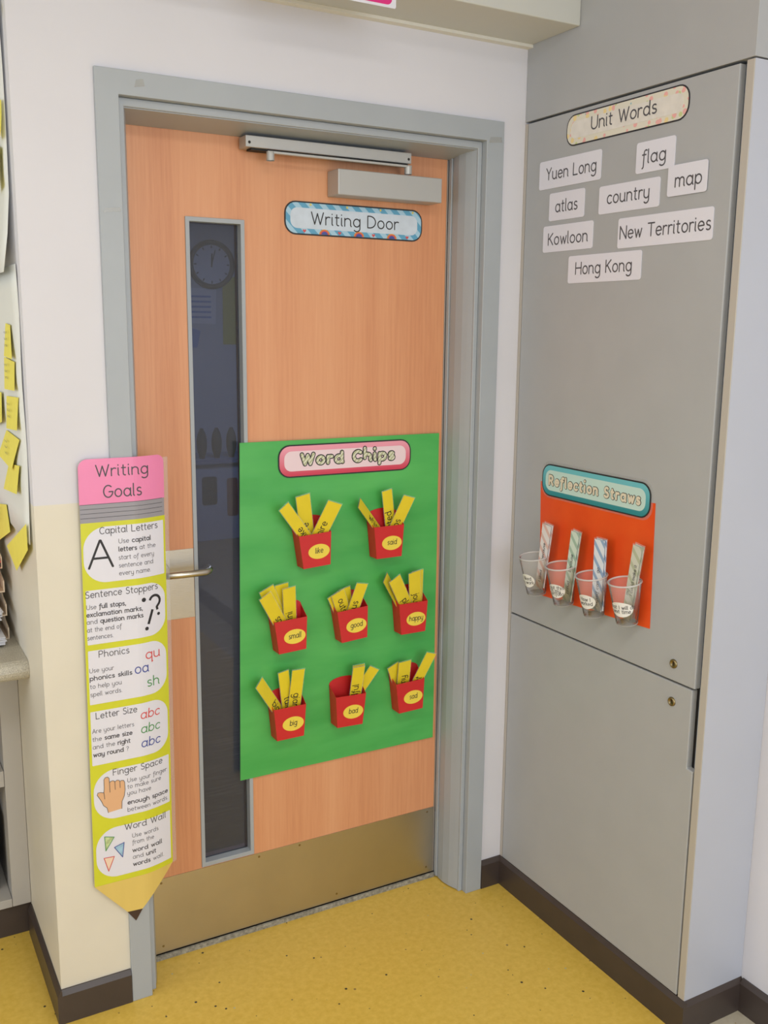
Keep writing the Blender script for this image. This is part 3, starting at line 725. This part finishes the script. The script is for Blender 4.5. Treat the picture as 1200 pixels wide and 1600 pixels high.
p = goal(.7820, .9095, False, 'Phonics', .0296, .0974, .8920, [(.0076, .858, .0614, [('Use your', N)]), (.0078, .8397, .1024, [('phonics skills', B)]), (.0076, .8205, .0779, [('to help you', N)]), (.0075, .8016, .0786, [('spell words.', N)])])
for s, a, b, z, m in (('qu', .1369, .1715, .8700, REDT), ('oa', .1102, .1419, .8397, BLUET), ('sh', .1385, .1683, .8025, GREENT)):
    mb = MB(); text(mb, s, a, z, .0150, PM, .0012, u1=b, bold=.085); build('sound', mb, m, p)
p = goal(.6345, .7650, False, 'Letter Size', .0178, .1111, .7468, [(.0085, .7132, .1032, [('Are your letters', N)]), (.0084, .6936, .0985, [('the', N), ('same size', B)]), (.0085, .675, .0934, [('and the', N), ('right', B)]), (.0092, .656, .0895, [('way round', B), ('?', N)])])
for z, m in ((.7272, REDT), (.6920, GREENT), (.6568, BLUET)):
    mb = MB(); text(mb, 'abc', .1200, z, .0140, PM, .0012, u1=.1668, bold=.085, slant=.1); build('letters', mb, m, p)
p = goal(.4945, .6170, True, 'Finger Space', .0519, .171, .6020, [(.0845, .577, .1827, [('Use your finger', N)]), (.084, .5612, .1662, [('to make sure', N)]), (.0834, .5450, .1396, [('you have', N)]), (.0834, .5216, .1839, [('enough space', B)]), (.0828, .5035, .1845, [('between words.', N)])], u0=.006, r=.05)
hand = [(.0375, .512), (.035, .5245), (.027, .5325), (.0235, .5425), (.0175, .5540), (.0135, .5610), (.0155, .5665), (.0215, .5665), (.0285, .5640), (.0300, .5730), (.0300, .5960), (.0330, .6005), (.0385, .6010), (.0420, .5970), (.0425, .5850), (.0440, .5880), (.0500, .5895), (.0535, .5875), (.0550, .5855), (.0600, .5885), (.0645, .5870), (.0665, .5835), (.0700, .5855), (.0750, .5845), (.0775, .5795), (.0780, .5600), (.0755, .5450), (.0700, .5330), (.0690, .5150)]
hd = build('pointing_hand', MB().flat(hand[::-1], PM, .0011), SKIN, p)
mb = MB(); stroke(mb, hand, .0006, PM, .0014)
for a, b in (((.0425, .5850), (.0430, .5620)), ((.0550, .5855), (.0552, .5660)), ((.0665, .5835), (.0668, .5680)), ((.0290, .5640), (.0305, .5480))): stroke(mb, [a, b], .0006, PM, .0014)
build('hand_outline', mb, GREYP, hd)
p = goal(.3460, .4720, True, 'Word Wall', .0749, .1769, .4585, [(.0918, .4350, .156, [('Use words', N)]), (.0913, .4180, .1438, [('from the', N)]), (.0913, .3975, .1647, [('word wall', B)]), (.0916, .3800, .1483, [('and', N), ('unit', B)]), (.0919, .3615, .1695, [('words', B), ('wall.', N)])], u0=.0065, r=.05)
for tri, mf, mo in (([(.0268, .4536), (.0489, .4477), (.0287, .4175)], mat('mixed_print', rgb(190, 206, 150), .4, var=.3, vscale=90), GREENT), ([(.0486, .4213), (.0717, .428), (.0671, .3918)], mat('sky_print', rgb(160, 198, 222), .4, var=.12, vscale=90), BLUET), ([(.0239, .3999), (.0478, .3985), (.0336, .3645)], mat('peach_print', rgb(240, 214, 190), .4), REDT)):
    b_ = build('bunting_flag', MB().flat(tri, PM, .0011), mf, p)
    mb = MB(); stroke(mb, tri+[tri[0]], .0009, PM, .0014); build('flag_outline', mb, mo, b_)

# ================================================================== GREY CUPBOARD ON THE RIGHT
cb = thing('tall_cupboard', 'tall built-in grey cupboard with an upper and a lower door right of the doorway', 'cupboard', (XC, -0.36, 0.0858))
YB = 0.0095; Z1, Z2, Z3 = 2.1561, 0.8412, 0.0862; YE = -0.7226
build('carcass', MB().box(XC+0.020, 1.297, YE+0.02, YB, Z3, Z1-0.003), CABG, cb)
build('gap_shade_sheet', MB().box(XC+0.0183, XC+0.0197, -0.686, YB, Z3+0.002, Z1-0.004), DARK, cb)  # dark sheet painted in as the shade behind the door gaps
def cdoor(z0, z1, ye, notch=None):
    """door slab with an optional finger notch at its free edge down to z = notch"""
    mb = MB(); y0 = YB-0.0125
    pr = [(-y0, z0), (0.6985, z0), (0.6985, notch), (-ye, notch+0.0015), (-ye, z1), (-y0, z1)] if notch else [(-y0, z0), (-ye, z0), (-ye, z1), (-y0, z1)]
    mb.prism(pr, on_cab(XC), -0.018, 0); return mb
ud = build('upper_door', cdoor(Z2+0.0022, Z1-0.004, -0.687), CABG, cb, bevel=0.0022)
ld = build('lower_door', cdoor(Z3, Z2-0.0022, -0.6805, 0.6513), CABG, cb, bevel=0.0022)
build('hinge_stile', MB().box(XC+0.0005, XC+0.0155, YB-0.0115, YB, Z3, Z1-0.004), CABE, cb)
build('end_panel', MB().box(XC, 1.297, YE, YE+0.0195, Z3, Z1-0.002), CABE, cb, bevel=0.0012)
build('end_panel_face', MB().box(XC+0.0012, 1.297, YE-0.0006, YE-0.0001, Z3, Z1-0.002), mat('daylit_laminate', rgb(184, 188, 200), 0.4, var=.02, vscale=3), cb)  # bluer, lighter copy of the laminate: daylight on the end put into its colour
build('finger_pull', MB().box(XC+0.0183, XC+0.0197, -0.7025, -0.6865, 0.6513, Z1-0.004), mat('finger_pull_daylit', rgb(190, 200, 214), .4), cb)  # pale blue colour paints in the daylight on the door edge in the gap
build('bulkhead_panel', MB().box(XC, 1.297, YE-0.0005, YB, Z1+0.0015, ZC-0.001), CABG, cb, bevel=0.001)
def lock(door, y, z):
    k = build('lock', MB().lathe([(0.0001, .0030), (.0060, .0030), (.0064, .0042), (.0092, .0042), (.0104, .0030), (.0108, 0)], lambda p: (XC-p.z, y+p.x, z+p.y), 20), BRASS, door, smooth=True)
    build('key_slot', MB().prism(rrect(-y-.0012, -y+.0012, z-.0045, z+.0045, .001, 3), on_cab(), .0031, .0033), DARK, k)
lock(ud, -0.6213, 0.884); lock(ld, -0.6234, 0.7937)

# word cards on the upper door
M = on_cab(XC)
t = sign('unit_words_sign', 'pastel confetti sign reading Unit Words at the top of the cupboard', M, .1600, .5590, 2.0700, 2.1430, BLACK, CONF, CONFIN, r=.030, band=.0165, bw=.0032)
lettering(M, .0026, [('Unit Words', .2525, 2.0980, .0185, .4645)], t, GREYP, bold=.09)
CARDS = [('Yuen Long', .0600, .2925, 1.9800, 2.0485, .0890, .2750, 2.0020, 'nearest the doorway'), ('flag', .4090, .5270, 1.9760, 2.0425, .4290, .4995, 1.9960, 'under the end of the Unit Words sign'),
         ('map', .5120, .6237, 1.9155, 1.9800, .5350, .6086, 1.9340, 'beside the cupboard edge'), ('country', .2910, .4885, 1.8990, 1.9625, .3205, .4563, 1.9212, 'in the middle of the group'),
         ('atlas', .1045, .2390, 1.9000, 1.9673, .1307, .2131, 1.9205, 'below the Yuen Long card'), ('Kowloon', .0850, .2750, 1.8237, 1.8885, .1065, .2563, 1.8416, 'at the left of the third row'),
         ('New Territories', .3620, .6468, 1.8165, 1.8838, .3700, .6407, 1.8377, 'widest of the group'), ('Hong Kong', .1893, .4440, 1.7435, 1.8092, .2183, .4130, 1.7646, 'lowest of the group')]
for (s, a, b, c, d_, ta, tb, tv, wh) in CARDS:
    t = thing('word_card', 'white card reading %s on the grey cupboard, %s' % (s, wh), 'card', M((a+b)/2, c, 0), 'white unit word cards')
    build('card', MB().prism(rrect(a, b, c, d_, .006, 4), M, 0.0003+(.0016 if s == 'map' else 0), .0016+(.0016 if s == 'map' else 0)), PRW, t)
    lettering(M, .0019+(.0016 if s == 'map' else 0), [(s, ta, tv, .0185, tb)], t, GREYP, bold=.085)

# orange card, its sign and the cups
oc = thing('orange_backing_card', 'orange rectangular card behind the four plastic cups', 'backing card', M(.33, .935, 0))
build('card', MB().prism([(.1290, .9250), (.5410, .9440), (.5340, 1.2410), (.1150, 1.2340)], M, .0003, .0010), ORANGE, oc)
M2 = on_cab(XC-.0012)
t = sign('straws_sign', 'teal bordered sign reading Reflection Straws above the plastic cups', M2, .1225, .5200, 1.2000, 1.2845, BLACK, TLGR, PALETL, r=.032, band=.0155, bw=.0035)
bubble(t, 'Reflection Straws', M2, .1540, .4870, 1.2315, .0150, mat('cream_print', rgb(226, 216, 196), .4), .31, .21)
t_l = build('laminate', MB().prism(rrect(.1175, .5260, 1.195, 1.2905, .034), M2, -.0004, -.0001), LAMI, t)

PINKS = stripes('pink_striped_print', rgb(226, 196, 196), rgb(238, 232, 236), 14, (R(45), 0, 0), .3)
def straw_stripe(name, a, b_):
    m, nt, b = base_mat(name)
    wv = node(nt, 'ShaderNodeTexWave'); wv.bands_direction = 'Z'; wv.inputs['Scale'].default_value = 13
    nt.links.new(coords(nt, (1, 1, 1), (R(-48), 0, 0)), wv.inputs['Vector'])
    nt.links.new(ramp(nt, wv.outputs['Fac'], [(0, a), (.22, a), (.36, b_)]), b.inputs['Base Color']); b.inputs['Roughness'].default_value = .35
    return m
SMATS = [straw_stripe('pink_white_stripe_print', rgb(222, 186, 182), rgb(232, 226, 230)), straw_stripe('green_white_stripe_print', rgb(164, 190, 176), rgb(212, 226, 216)),
         straw_stripe('blue_white_stripe_print', rgb(150, 176, 212), rgb(228, 234, 246)), straw_stripe('sage_white_stripe_print', rgb(182, 188, 164), rgb(208, 210, 198))]
CUPS = [(-.1515, .9385, 'pink', [('I liked', .30), ('my work.', -.30)], 'nearest the doorway', [('I liked', .018), ('because', .078)], (-.183, 1.129, .0315), (-.164, .957, .0225)),
        (-.2635, .9380, 'green', [('I put this', .45), ('in my', 0), ('portfolio', -.45)], 'second from the doorway', [('proud', .022), ('because', .080)], (-.296, 1.131, .027), (-.275, .948, .020)),
        (-.3795, .9390, 'blue', [('How I', .30), ('worked', -.30)], 'third from the doorway', [('myself can', .012), ('go', .095)], (-.386, 1.129, .032), (-.390, .953, .028)),
        (-.4950, .9500, 'sage green', [('What I will do', .25), ('next time', -.32)], 'furthest from the doorway', [('could make it', .030), ('my', .008)], (-.515, 1.139, .026), (-.492, .959, .020))]
for k, (cy, cz, colr, lines, wh, slines, top, bot) in enumerate(CUPS):
    rt_, rb_, H = .0385, .0250, .1050; tilt = math.atan2(rt_-rb_+.0015, H)
    base = Vector((XC-.0035-rb_*math.cos(tilt)-0.001, cy, cz))
    ct, st = math.cos(tilt), math.sin(tilt)
    def CM(p, base=base, ct=ct, st=st): return tuple(base+Vector((p.x*ct-p.z*st, p.y, p.x*st+p.z*ct)))
    t = thing('plastic_cup', 'clear plastic cup with an oval sticker on the orange card, %s' % wh, 'cup', tuple(base), 'clear cups on the orange card')
    build('cup_wall', MB().lathe([(.0001, .003), (rb_-.002, .0025), (rb_, 0), (rt_, H-.003)], CM, 36), PLAST, t, smooth=True)
    build('rim', MB().lathe([(rt_+.0022*math.cos(R(a)), H-.002+.0022*math.sin(R(a))) for a in range(0, 361, 45)], CM, 36), RIMP, t, smooth=True)
    build('base_ring', MB().lathe([(rb_-.0006+.0012*math.cos(R(a)), .001+.0012*math.sin(R(a))) for a in range(0, 361, 60)], CM, 30), RIMP, t, smooth=True)
    # oval sticker wrapped on the cup wall, facing into the room
    A0 = (188, 196, 194, 203)[k]
    def CU(u, v, w_, CM=CM, A0=A0):
        r = rb_+(rt_-rb_)*v/H+w_; a = R(A0)+u/(rb_+.006)
        return CM(Vector((r*math.cos(a), r*math.sin(a), v)))
    so = (.0225, .0255, .0255, .0300)[k]
    sv = .044
    cs = [(so*x, sv-.019*math.sqrt(max(0, 1-x*x)), sv+.019*math.sqrt(max(0, 1-x*x))) for x in [math.cos(R(a)) for a in range(180, -1, -12)]]
    stk = build('sticker', MB().cols(cs, CU, .0005, .0008), mat('sticker_print_%s' % colr.replace(' ', '_'), rgb(232, 232, 230), .4), t)
    mb = MB()
    for s, dy in lines:
        x = .0062; L0 = measure(s)*x*.9; text(mb, s, -L0/2, sv+dy*.019-.003, x, CU, .0011, u1=L0/2, bold=.095)
    build('lettering', mb, GREYP, stk)
    # laminated straw cards standing in the cup
    tp, bt = Vector((XC-.029, top[0], top[1])), Vector((XC-.036+.004, bot[0], bot[1]))
    ax = (tp-bt).normalized(); wv = Vector((0, -ax.z, ax.y)).normalized(); nv = Vector((-1, 0, 0)); ln = (tp-bt).length
    grp = 'laminated straw cards in the cups'
    for q in range(2):
        off = .0032*q; sh = (.0, .004)[q]
        def SW(u, v, w_, o=bt+Vector((off, -sh, .003*q)), a=ax, x=wv, n_=nv): return tuple(o+x*u+a*v+n_*w_)
        hb, htp = bot[2]/1.0*.58+.0012, top[2]*.56
        ttl = '%s striped straw card %s in the cup %s' % (colr, ('in front', 'behind its twin')[q], wh)
        s_ = thing('straw_card', ttl, 'card', SW(0, 0, 0), grp)
        build('card', MB().prism([(-hb, 0), (hb, 0), (htp, ln), (-htp, ln)], SW, 0, .0006), SMATS[k], s_)
        build('laminate', MB().prism([(-hb-.0012, 0), (hb+.0012, 0), (htp+.002, ln+.0035), (-htp-.002, ln+.0035)], SW, -.0004, -.0001), LAMI, s_)
        if q == 0:
            mb = MB()
            if k != 3: 
                Mt = lambda u, v, w_, W=SW: W(-v, u, w_)
                for s, v0 in slines: text(mb, s, v0, -.004, .0062, Mt, .0009, bold=.11)
            else:
                Mt = lambda u, v, w_, W=SW: W(-v, u, w_)
                text(mb, 'I could make it', .062, -.008, .0056, Mt, .0009, bold=.11); text(mb, 'my', .060, .004, .0056, Mt, .0009, bold=.11)
            build('lettering', mb, GREYP, s_)

# ================================================================== LEFT RECESS
ct_ = thing('worktop', 'grey speckled worktop with a rounded nose in the recess left of the door', 'worktop', (-1.2, .6, .79))
mb = MB(); r = .020; zt_, zb2, yf = .838, .790, .200
prof = [(1.049, zb2), (yf+r, zb2)]+[(yf+.024-.024*math.cos(R(a)), .814-.024*math.sin(R(a))) for a in range(60, -61, -20)]+[(yf+r, zt_), (1.049, zt_)]
n = len(prof); mb.add([(-3.4, y, z) for y, z in prof]+[(XS-.0006, y, z) for y, z in prof], [(i, n+i, n+(i+1) % n, (i+1) % n) for i in range(n)]+[tuple(range(n)), tuple(range(2*n-1, n-1, -1))])
build('top', mb, COUNTER, ct_)
su = thing('shelf_unit', 'grey open shelf unit under the speckled worktop', 'shelf', (-.7, .41, .086))
SH = mat('shelf_grey_laminate', rgb(186, 182, 176), .5)
xr = XS-.0008
build('side_panel', MB().box(xr-.047, xr, .409, 1.04, .0885, .789), SH, su, bevel=.001)
build('side_panel', MB().box(-1.40, -1.353, .409, 1.04, .0885, .789), SH, su, bevel=.001)
build('bottom_panel', MB().box(-1.352, xr-.048, .409, 1.04, .0885, .112), SH, su, bevel=.001)
build('top_rail', MB().box(-1.352, xr-.048, .409, .43, .745, .789), SH, su)
build('shelf_board', MB().box(-1.352, xr-.048, .411, 1.0, .435, .479), SH, su, bevel=.001)
build('divider', MB().box(-.80, -.775, .412, 1.0, .113, .434), SH, su)
build('back_panel', MB().box(-1.352, xr-.048, 1.005, 1.02, .113, .744), mat('shelf_blue_grey', rgb(140, 146, 152), .6), su)
build('plinth', MB().box(-1.40, xr, .418, .44, .0005, .088), BASEB, su)
sb = thing('storage_box', 'dark storage box on the bottom shelf at the left edge', 'box', (-.35, .6, .113))
mb = MB(); mb.prism([(-.56, .1135), (-.235, .1135), (-.226, .33), (-.57, .33)], lambda u, v, w_: (u, .80-w_, v), 0, .33); build('box_body', mb, mat('dark_box_plastic', rgb(44, 38, 44), .5), sb, bevel=.006)
build('box_label', MB().prism(rrect(-.30, -.24, .20, .26, .01, 4), lambda u, v, w_: (u, .47-w_, v), .0004, .001), YELC, sb)
# papers and notes on the pier side
S = on_side()
for (z0, z1, ya, lab, nm) in ((1.735, 2.68, .050, 'upper white flip chart sheet with a curled lower edge on the pier', 'flip_sheet'), (1.155, 1.752, .045, 'lower white flip chart sheet with yellow notes on the pier', 'flip_sheet')):
    t = thing(nm, lab, 'paper', (XS, .5, z0))
    mb = MB(); nc = 12; P = []
    for j in range(13):
        v = z0+(z1-z0)*j/12
        for i in range(nc+1):
            y = ya+(1.0-ya)*i/nc
            curl = (.020 if z0 > 1.5 else .006)*max(0, 1-j/2.0)**1.5*(1 if z0 > 1.5 else .6)
            P.append(S(-y, v, (.0065 if z0 > 1.5 else .003)+curl+.0012*math.sin(j*1.1+i)))
    mb.add(P, [(j*(nc+1)+i, (j+1)*(nc+1)+i, (j+1)*(nc+1)+i+1, j*(nc+1)+i+1) for j in range(12) for i in range(nc)])
    o = build('sheet', mb, PAPER, t, smooth=True); sd = o.modifiers.new('thickness', 'SOLIDIFY'); sd.thickness = .0008; sd.offset = -1
NOTES = [
([(.236,1.631),(.173,1.627),(.174,1.554),(.285,1.558)], 'topmost note of the curling column'),
([(.286,1.555),(.14,1.548),(.163,1.487),(.306,1.483)], 'second note of the curling column'),
([(.283,1.466),(.116,1.473),(.16,1.401),(.313,1.392)], 'third note of the curling column'),
([(.316,1.384),(.132,1.379),(.27,1.3),(.471,1.312)], 'slanted fourth note of the curling column'),
([(.308,1.305),(.154,1.319),(.214,1.252),(.417,1.235)], 'lowest note of the curling column'),
([(.631,1.158),(.392,1.193),(.351,1.14),(.627,1.058)], 'written note at the left edge above the letter trays'),
([(.423,1.089),(.068,1.202),(.063,1.143),(.285,1.056)], 'large tilted note folding round the pier corner'),
([(.169,2.084),(.102,2.072),(.122,2.0),(.203,2.005)], 'upper of the pair near the top left'),
([(.215,2.001),(.154,1.988),(.187,1.911),(.247,1.904)], 'lower of the pair near the top left'),
([(.124,2.292),(.07,2.262),(.075,2.224),(.129,2.238)], 'highest note at the top left corner'),
([(.471,1.466),(.351,1.47),(.369,1.402),(.484,1.384)], 'note behind the curling column'),
]
for i, (qd, lab) in enumerate(NOTES):
    t = thing('sticky_note', 'yellow sticky note, %s' % lab, 'note', S(-qd[0][0], qd[2][1], .01), 'yellow sticky notes on the flip sheets')
    mb = MB(); P = []; w0 = .0105 if qd[0][1] > 1.7 else (.0105 if i == 6 else .0062)
    for j in range(5):
        f = j/4; l = (qd[0][0]+(qd[3][0]-qd[0][0])*f, qd[0][1]+(qd[3][1]-qd[0][1])*f); r_ = (qd[1][0]+(qd[2][0]-qd[1][0])*f, qd[1][1]+(qd[2][1]-qd[1][1])*f)
        c = (0 if i == 6 else .006)*f**2
        sh = 6.5*(w0+c)-.012; P += [S(-l[0]+sh, l[1], w0+i*.0002+c), S(-max(.048, r_[0]-sh), r_[1], w0+i*.0002+c)]
    mb.add(P, [(2*j, 2*j+2, 2*j+3, 2*j+1) for j in range(4)])
    o = build('sheet', mb, NOTE, t); sd = o.modifiers.new('thickness', 'SOLIDIFY'); sd.thickness = .0004; sd.offset = -1
    if i in (0, 1, 2, 3, 5):
        mb = MB(); cx = (qd[0][0]+qd[2][0])/2; cz = (qd[0][1]+qd[2][1])/2
        for q in range(3):
            zz = cz+.018-.014*q; stroke(mb, [(-cx-.025+.03+.006*a, zz+.003*math.sin(a*2.3+q)) for a in range(8)], .0007, S, w0+.0012+i*.0002+.005)
        build('scribble', mb, GREYP, t)
# letter trays and papers on the worktop
lt = thing('letter_tray_stack', 'stack of four beige stepped letter trays on the worktop', 'letter tray', (-.36, .55, .8385))
for k in range(4):
    z = .8388+.062*k; mb = MB(); xa, xb = -.56, -.1785-.0022*k
    mb.box(xa, xb, .40, .68, z, z+.003)
    for xs_ in (xa, xb-.003):
        pr = [(.40, z+.003), (.68, z+.003), (.68, z+.060), (.50, z+.060), (.45, z+.038), (.40, z+.030)]
        mb.add([(xs_, y, zz) for y, zz in pr]+[(xs_+.003, y, zz) for y, zz in pr], [tuple(range(5, -1, -1)), tuple(range(6, 12))]+[(i, (i+1) % 6, (i+1) % 6+6, i+6) for i in range(6)])
    build('tray', mb, TRAY, lt)
def stack(nm, lab, x0_, x1_, y0_, y1_, z, nsh, m, grp=None, step=.0016):
    t = thing(nm, lab, 'paper', ((x0_+x1_)/2, (y0_+y1_)/2, z), grp)
    for q in range(nsh):
        a = random.uniform(-.03, .03); dx = random.uniform(-.005, .0); dy = random.uniform(-.010, .004)
        cx, cy = (x0_+x1_)/2, (y0_+y1_)/2
        pts = [(cx+(px-cx)*math.cos(a)-(py-cy)*math.sin(a)+dx, cy+(px-cx)*math.sin(a)+(py-cy)*math.cos(a)+dy) for px, py in ((x0_, y0_), (x1_, y0_), (x1_, y1_), (x0_, y1_))]
        build('sheet', MB().prism(pts, lambda u, v, w_: (u, v, w_), z+q*step, z+q*step+step*.6), m, t)
stack('paper_stack', 'loose white papers jutting out of the lowest letter tray', -.52, -.192, .345, .62, .8425, 7, SHEETS, 'white papers in the letter trays', .0026)
stack('paper_stack', 'thick pile of white papers jutting out of the second letter tray', -.52, -.196, .36, .64, .9045, 9, SHEETS, 'white papers in the letter trays', .0026)
stack('folder', 'orange folder in the third letter tray', -.52, -.20, .405, .64, .967, 3, ORNGP, None, .003)
stack('folder', 'red folder lying on top of the letter trays', -.52, -.192, .385, .64, 1.029, 5, REDP, None, .005)

# magenta poster hanging from the beam
mp = thing('hanging_notice', 'magenta notice with a white border hanging from the beam at the top edge', 'poster', (.44, -.194, 2.299))
M = on_door(-.1940)
build('sheet', MB().prism(rrect(.30, .5975, 2.2990, 2.60, .004, 3), M, 0, .0010), PRW, mp)
build('magenta_field', MB().prism(rrect(.312, .5875, 2.3045, 2.59, .012, 5), M, .0011, .0014), MAGENTA, mp)
# tape scraps left on the steel frame
for (a, b, c, d_, lab) in ((.082, .104, 2.118, 2.136, 'scrap of clear tape on the head of the grey frame'), (.007, .045, 1.862, 1.874, 'scrap of clear tape on the left upright of the grey frame'), (.985, 1.026, 2.095, 2.112, 'scrap of clear tape at the right corner of the grey frame')):
    t = thing('tape_scrap', lab, 'tape', (a, 0, c))
    build('film', MB().prism([(a, c), (b, c+.004), (b-.003, d_), (a+.004, d_-.003)], on_door(0), .0002, .0006), TAPE, t)

# ================================================================== ROOM BEYOND THE GLASS
hy = 5.4
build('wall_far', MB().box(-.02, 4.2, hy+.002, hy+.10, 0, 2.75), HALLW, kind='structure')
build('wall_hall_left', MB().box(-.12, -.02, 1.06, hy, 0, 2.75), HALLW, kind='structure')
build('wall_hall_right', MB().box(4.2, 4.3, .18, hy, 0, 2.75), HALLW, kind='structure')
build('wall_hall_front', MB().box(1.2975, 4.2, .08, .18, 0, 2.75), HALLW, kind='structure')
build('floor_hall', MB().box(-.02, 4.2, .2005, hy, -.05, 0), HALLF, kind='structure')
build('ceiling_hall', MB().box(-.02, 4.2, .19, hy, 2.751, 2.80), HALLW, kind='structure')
ck = thing('wall_clock', 'round black-rimmed wall clock seen through the glass slot', 'clock', (2.1296, hy, 2.115))
HM = on_door(hy)
def ckm(p): return (2.1296+p.x, hy-p.z, 2.115+p.y)
build('rim', MB().lathe([(.150, .012), (.158, .034), (.172, .040), (.186, .030), (.190, .0)], ckm, 40), BLACK, ck, smooth=True)
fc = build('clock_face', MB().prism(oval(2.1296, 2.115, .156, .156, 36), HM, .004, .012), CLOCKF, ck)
mb = MB()
for h in range(12):
    a = R(h*30); mb.prism([(2.1296+x_*math.cos(a)-y_*math.sin(a), 2.115+x_*math.sin(a)+y_*math.cos(a)) for x_, y_ in ((.125, -.005), (.145, -.005), (.145, .005), (.125, .005))], HM, .0122, .013)
build('hour_mark', mb, BLACK, fc)
for L_, a, wd_ in ((.085, 88, .006), (.115, 75, .004)):
    a = R(a); build('hand', MB().prism([(2.1296+x_*math.cos(a)-y_*math.sin(a), 2.115+x_*math.sin(a)+y_*math.cos(a)) for x_, y_ in ((-.02, -wd_), (L_, -wd_), (L_, wd_), (-.02, wd_))], HM, .014, .016), BLACK, fc)
def sheet(nm, lab, pts, m, w1=.004):
    t = thing(nm, lab, 'poster', (pts[0][0], hy, pts[0][1])); build('sheet', MB().prism(pts, HM, .0005, w1), m, t); return t
t = sheet('notice_sheet', 'pale sheet pinned under the clock beyond the glass', [(1.80, 1.665), (2.155, 1.655), (2.165, 1.93), (1.80, 1.935)], CLOCKF)
mb = MB()
for q in range(5): mb.flat([(1.85, 1.70+.04*q), (2.12, 1.70+.04*q), (2.12, 1.715+.04*q), (1.85, 1.715+.04*q)], HM, .005)
build('print_line', mb, HALLB, t)
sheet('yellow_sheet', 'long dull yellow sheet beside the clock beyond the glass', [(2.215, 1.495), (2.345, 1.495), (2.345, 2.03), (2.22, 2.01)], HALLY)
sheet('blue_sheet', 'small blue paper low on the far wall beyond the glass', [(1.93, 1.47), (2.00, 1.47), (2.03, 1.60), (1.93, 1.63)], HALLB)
hu = thing('hall_cabinet', 'low grey cabinet with drawings against the far wall beyond the glass', 'cabinet', (2.1, 5.2, 0))
build('cabinet_body', MB().box(1.2, 3.2, 4.95, 5.38, 0, .60), HALLC, hu)
build('cabinet_top', MB().box(1.18, 3.22, 4.92, 5.39, .6005, .63), mat('hall_top_laminate', rgb(110, 122, 160), .5), hu)
HM2 = on_door(4.95)
for (a, b, c, d_, m) in ((1.86, 1.98, .28, .50, HALLD), (2.06, 2.15, .18, .48, mat('dim_red_print', rgb(110, 60, 70), .7)), (1.70, 1.80, .2, .5, HALLB)):
    build('drawing', MB().prism(rrect(a, b, c, d_, .02, 3), HM2, .0005, .003), m, hu)
for k, xx in enumerate((1.775, 1.90, 2.02, 2.14)):
    t = thing('oval_vase', 'dark oval vase on the hall cabinet, %s from the left beyond the glass' % ('first', 'second', 'third', 'fourth')[k], 'vase', (xx, 5.05, .631), 'dark vases on the hall cabinet')
    build('vase_body', MB().lathe([(.0001, 0), (.022, 0)]+[(.040*math.sin(R(a)), .115-.115*math.cos(R(a))) for a in range(35, 160, 12)]+[(.012, .228)], lambda p, xx=xx: (xx+p.x, 5.05+p.y, .6305+p.z), 16), HALLD, t, smooth=True)
    build('vase_lip', MB().lathe([(.011, .006), (.015, .006), (.015, 0), (.011, 0)], lambda p, xx=xx: (xx+p.x, 5.05+p.y, .857+p.z), 12), BLACK, t)
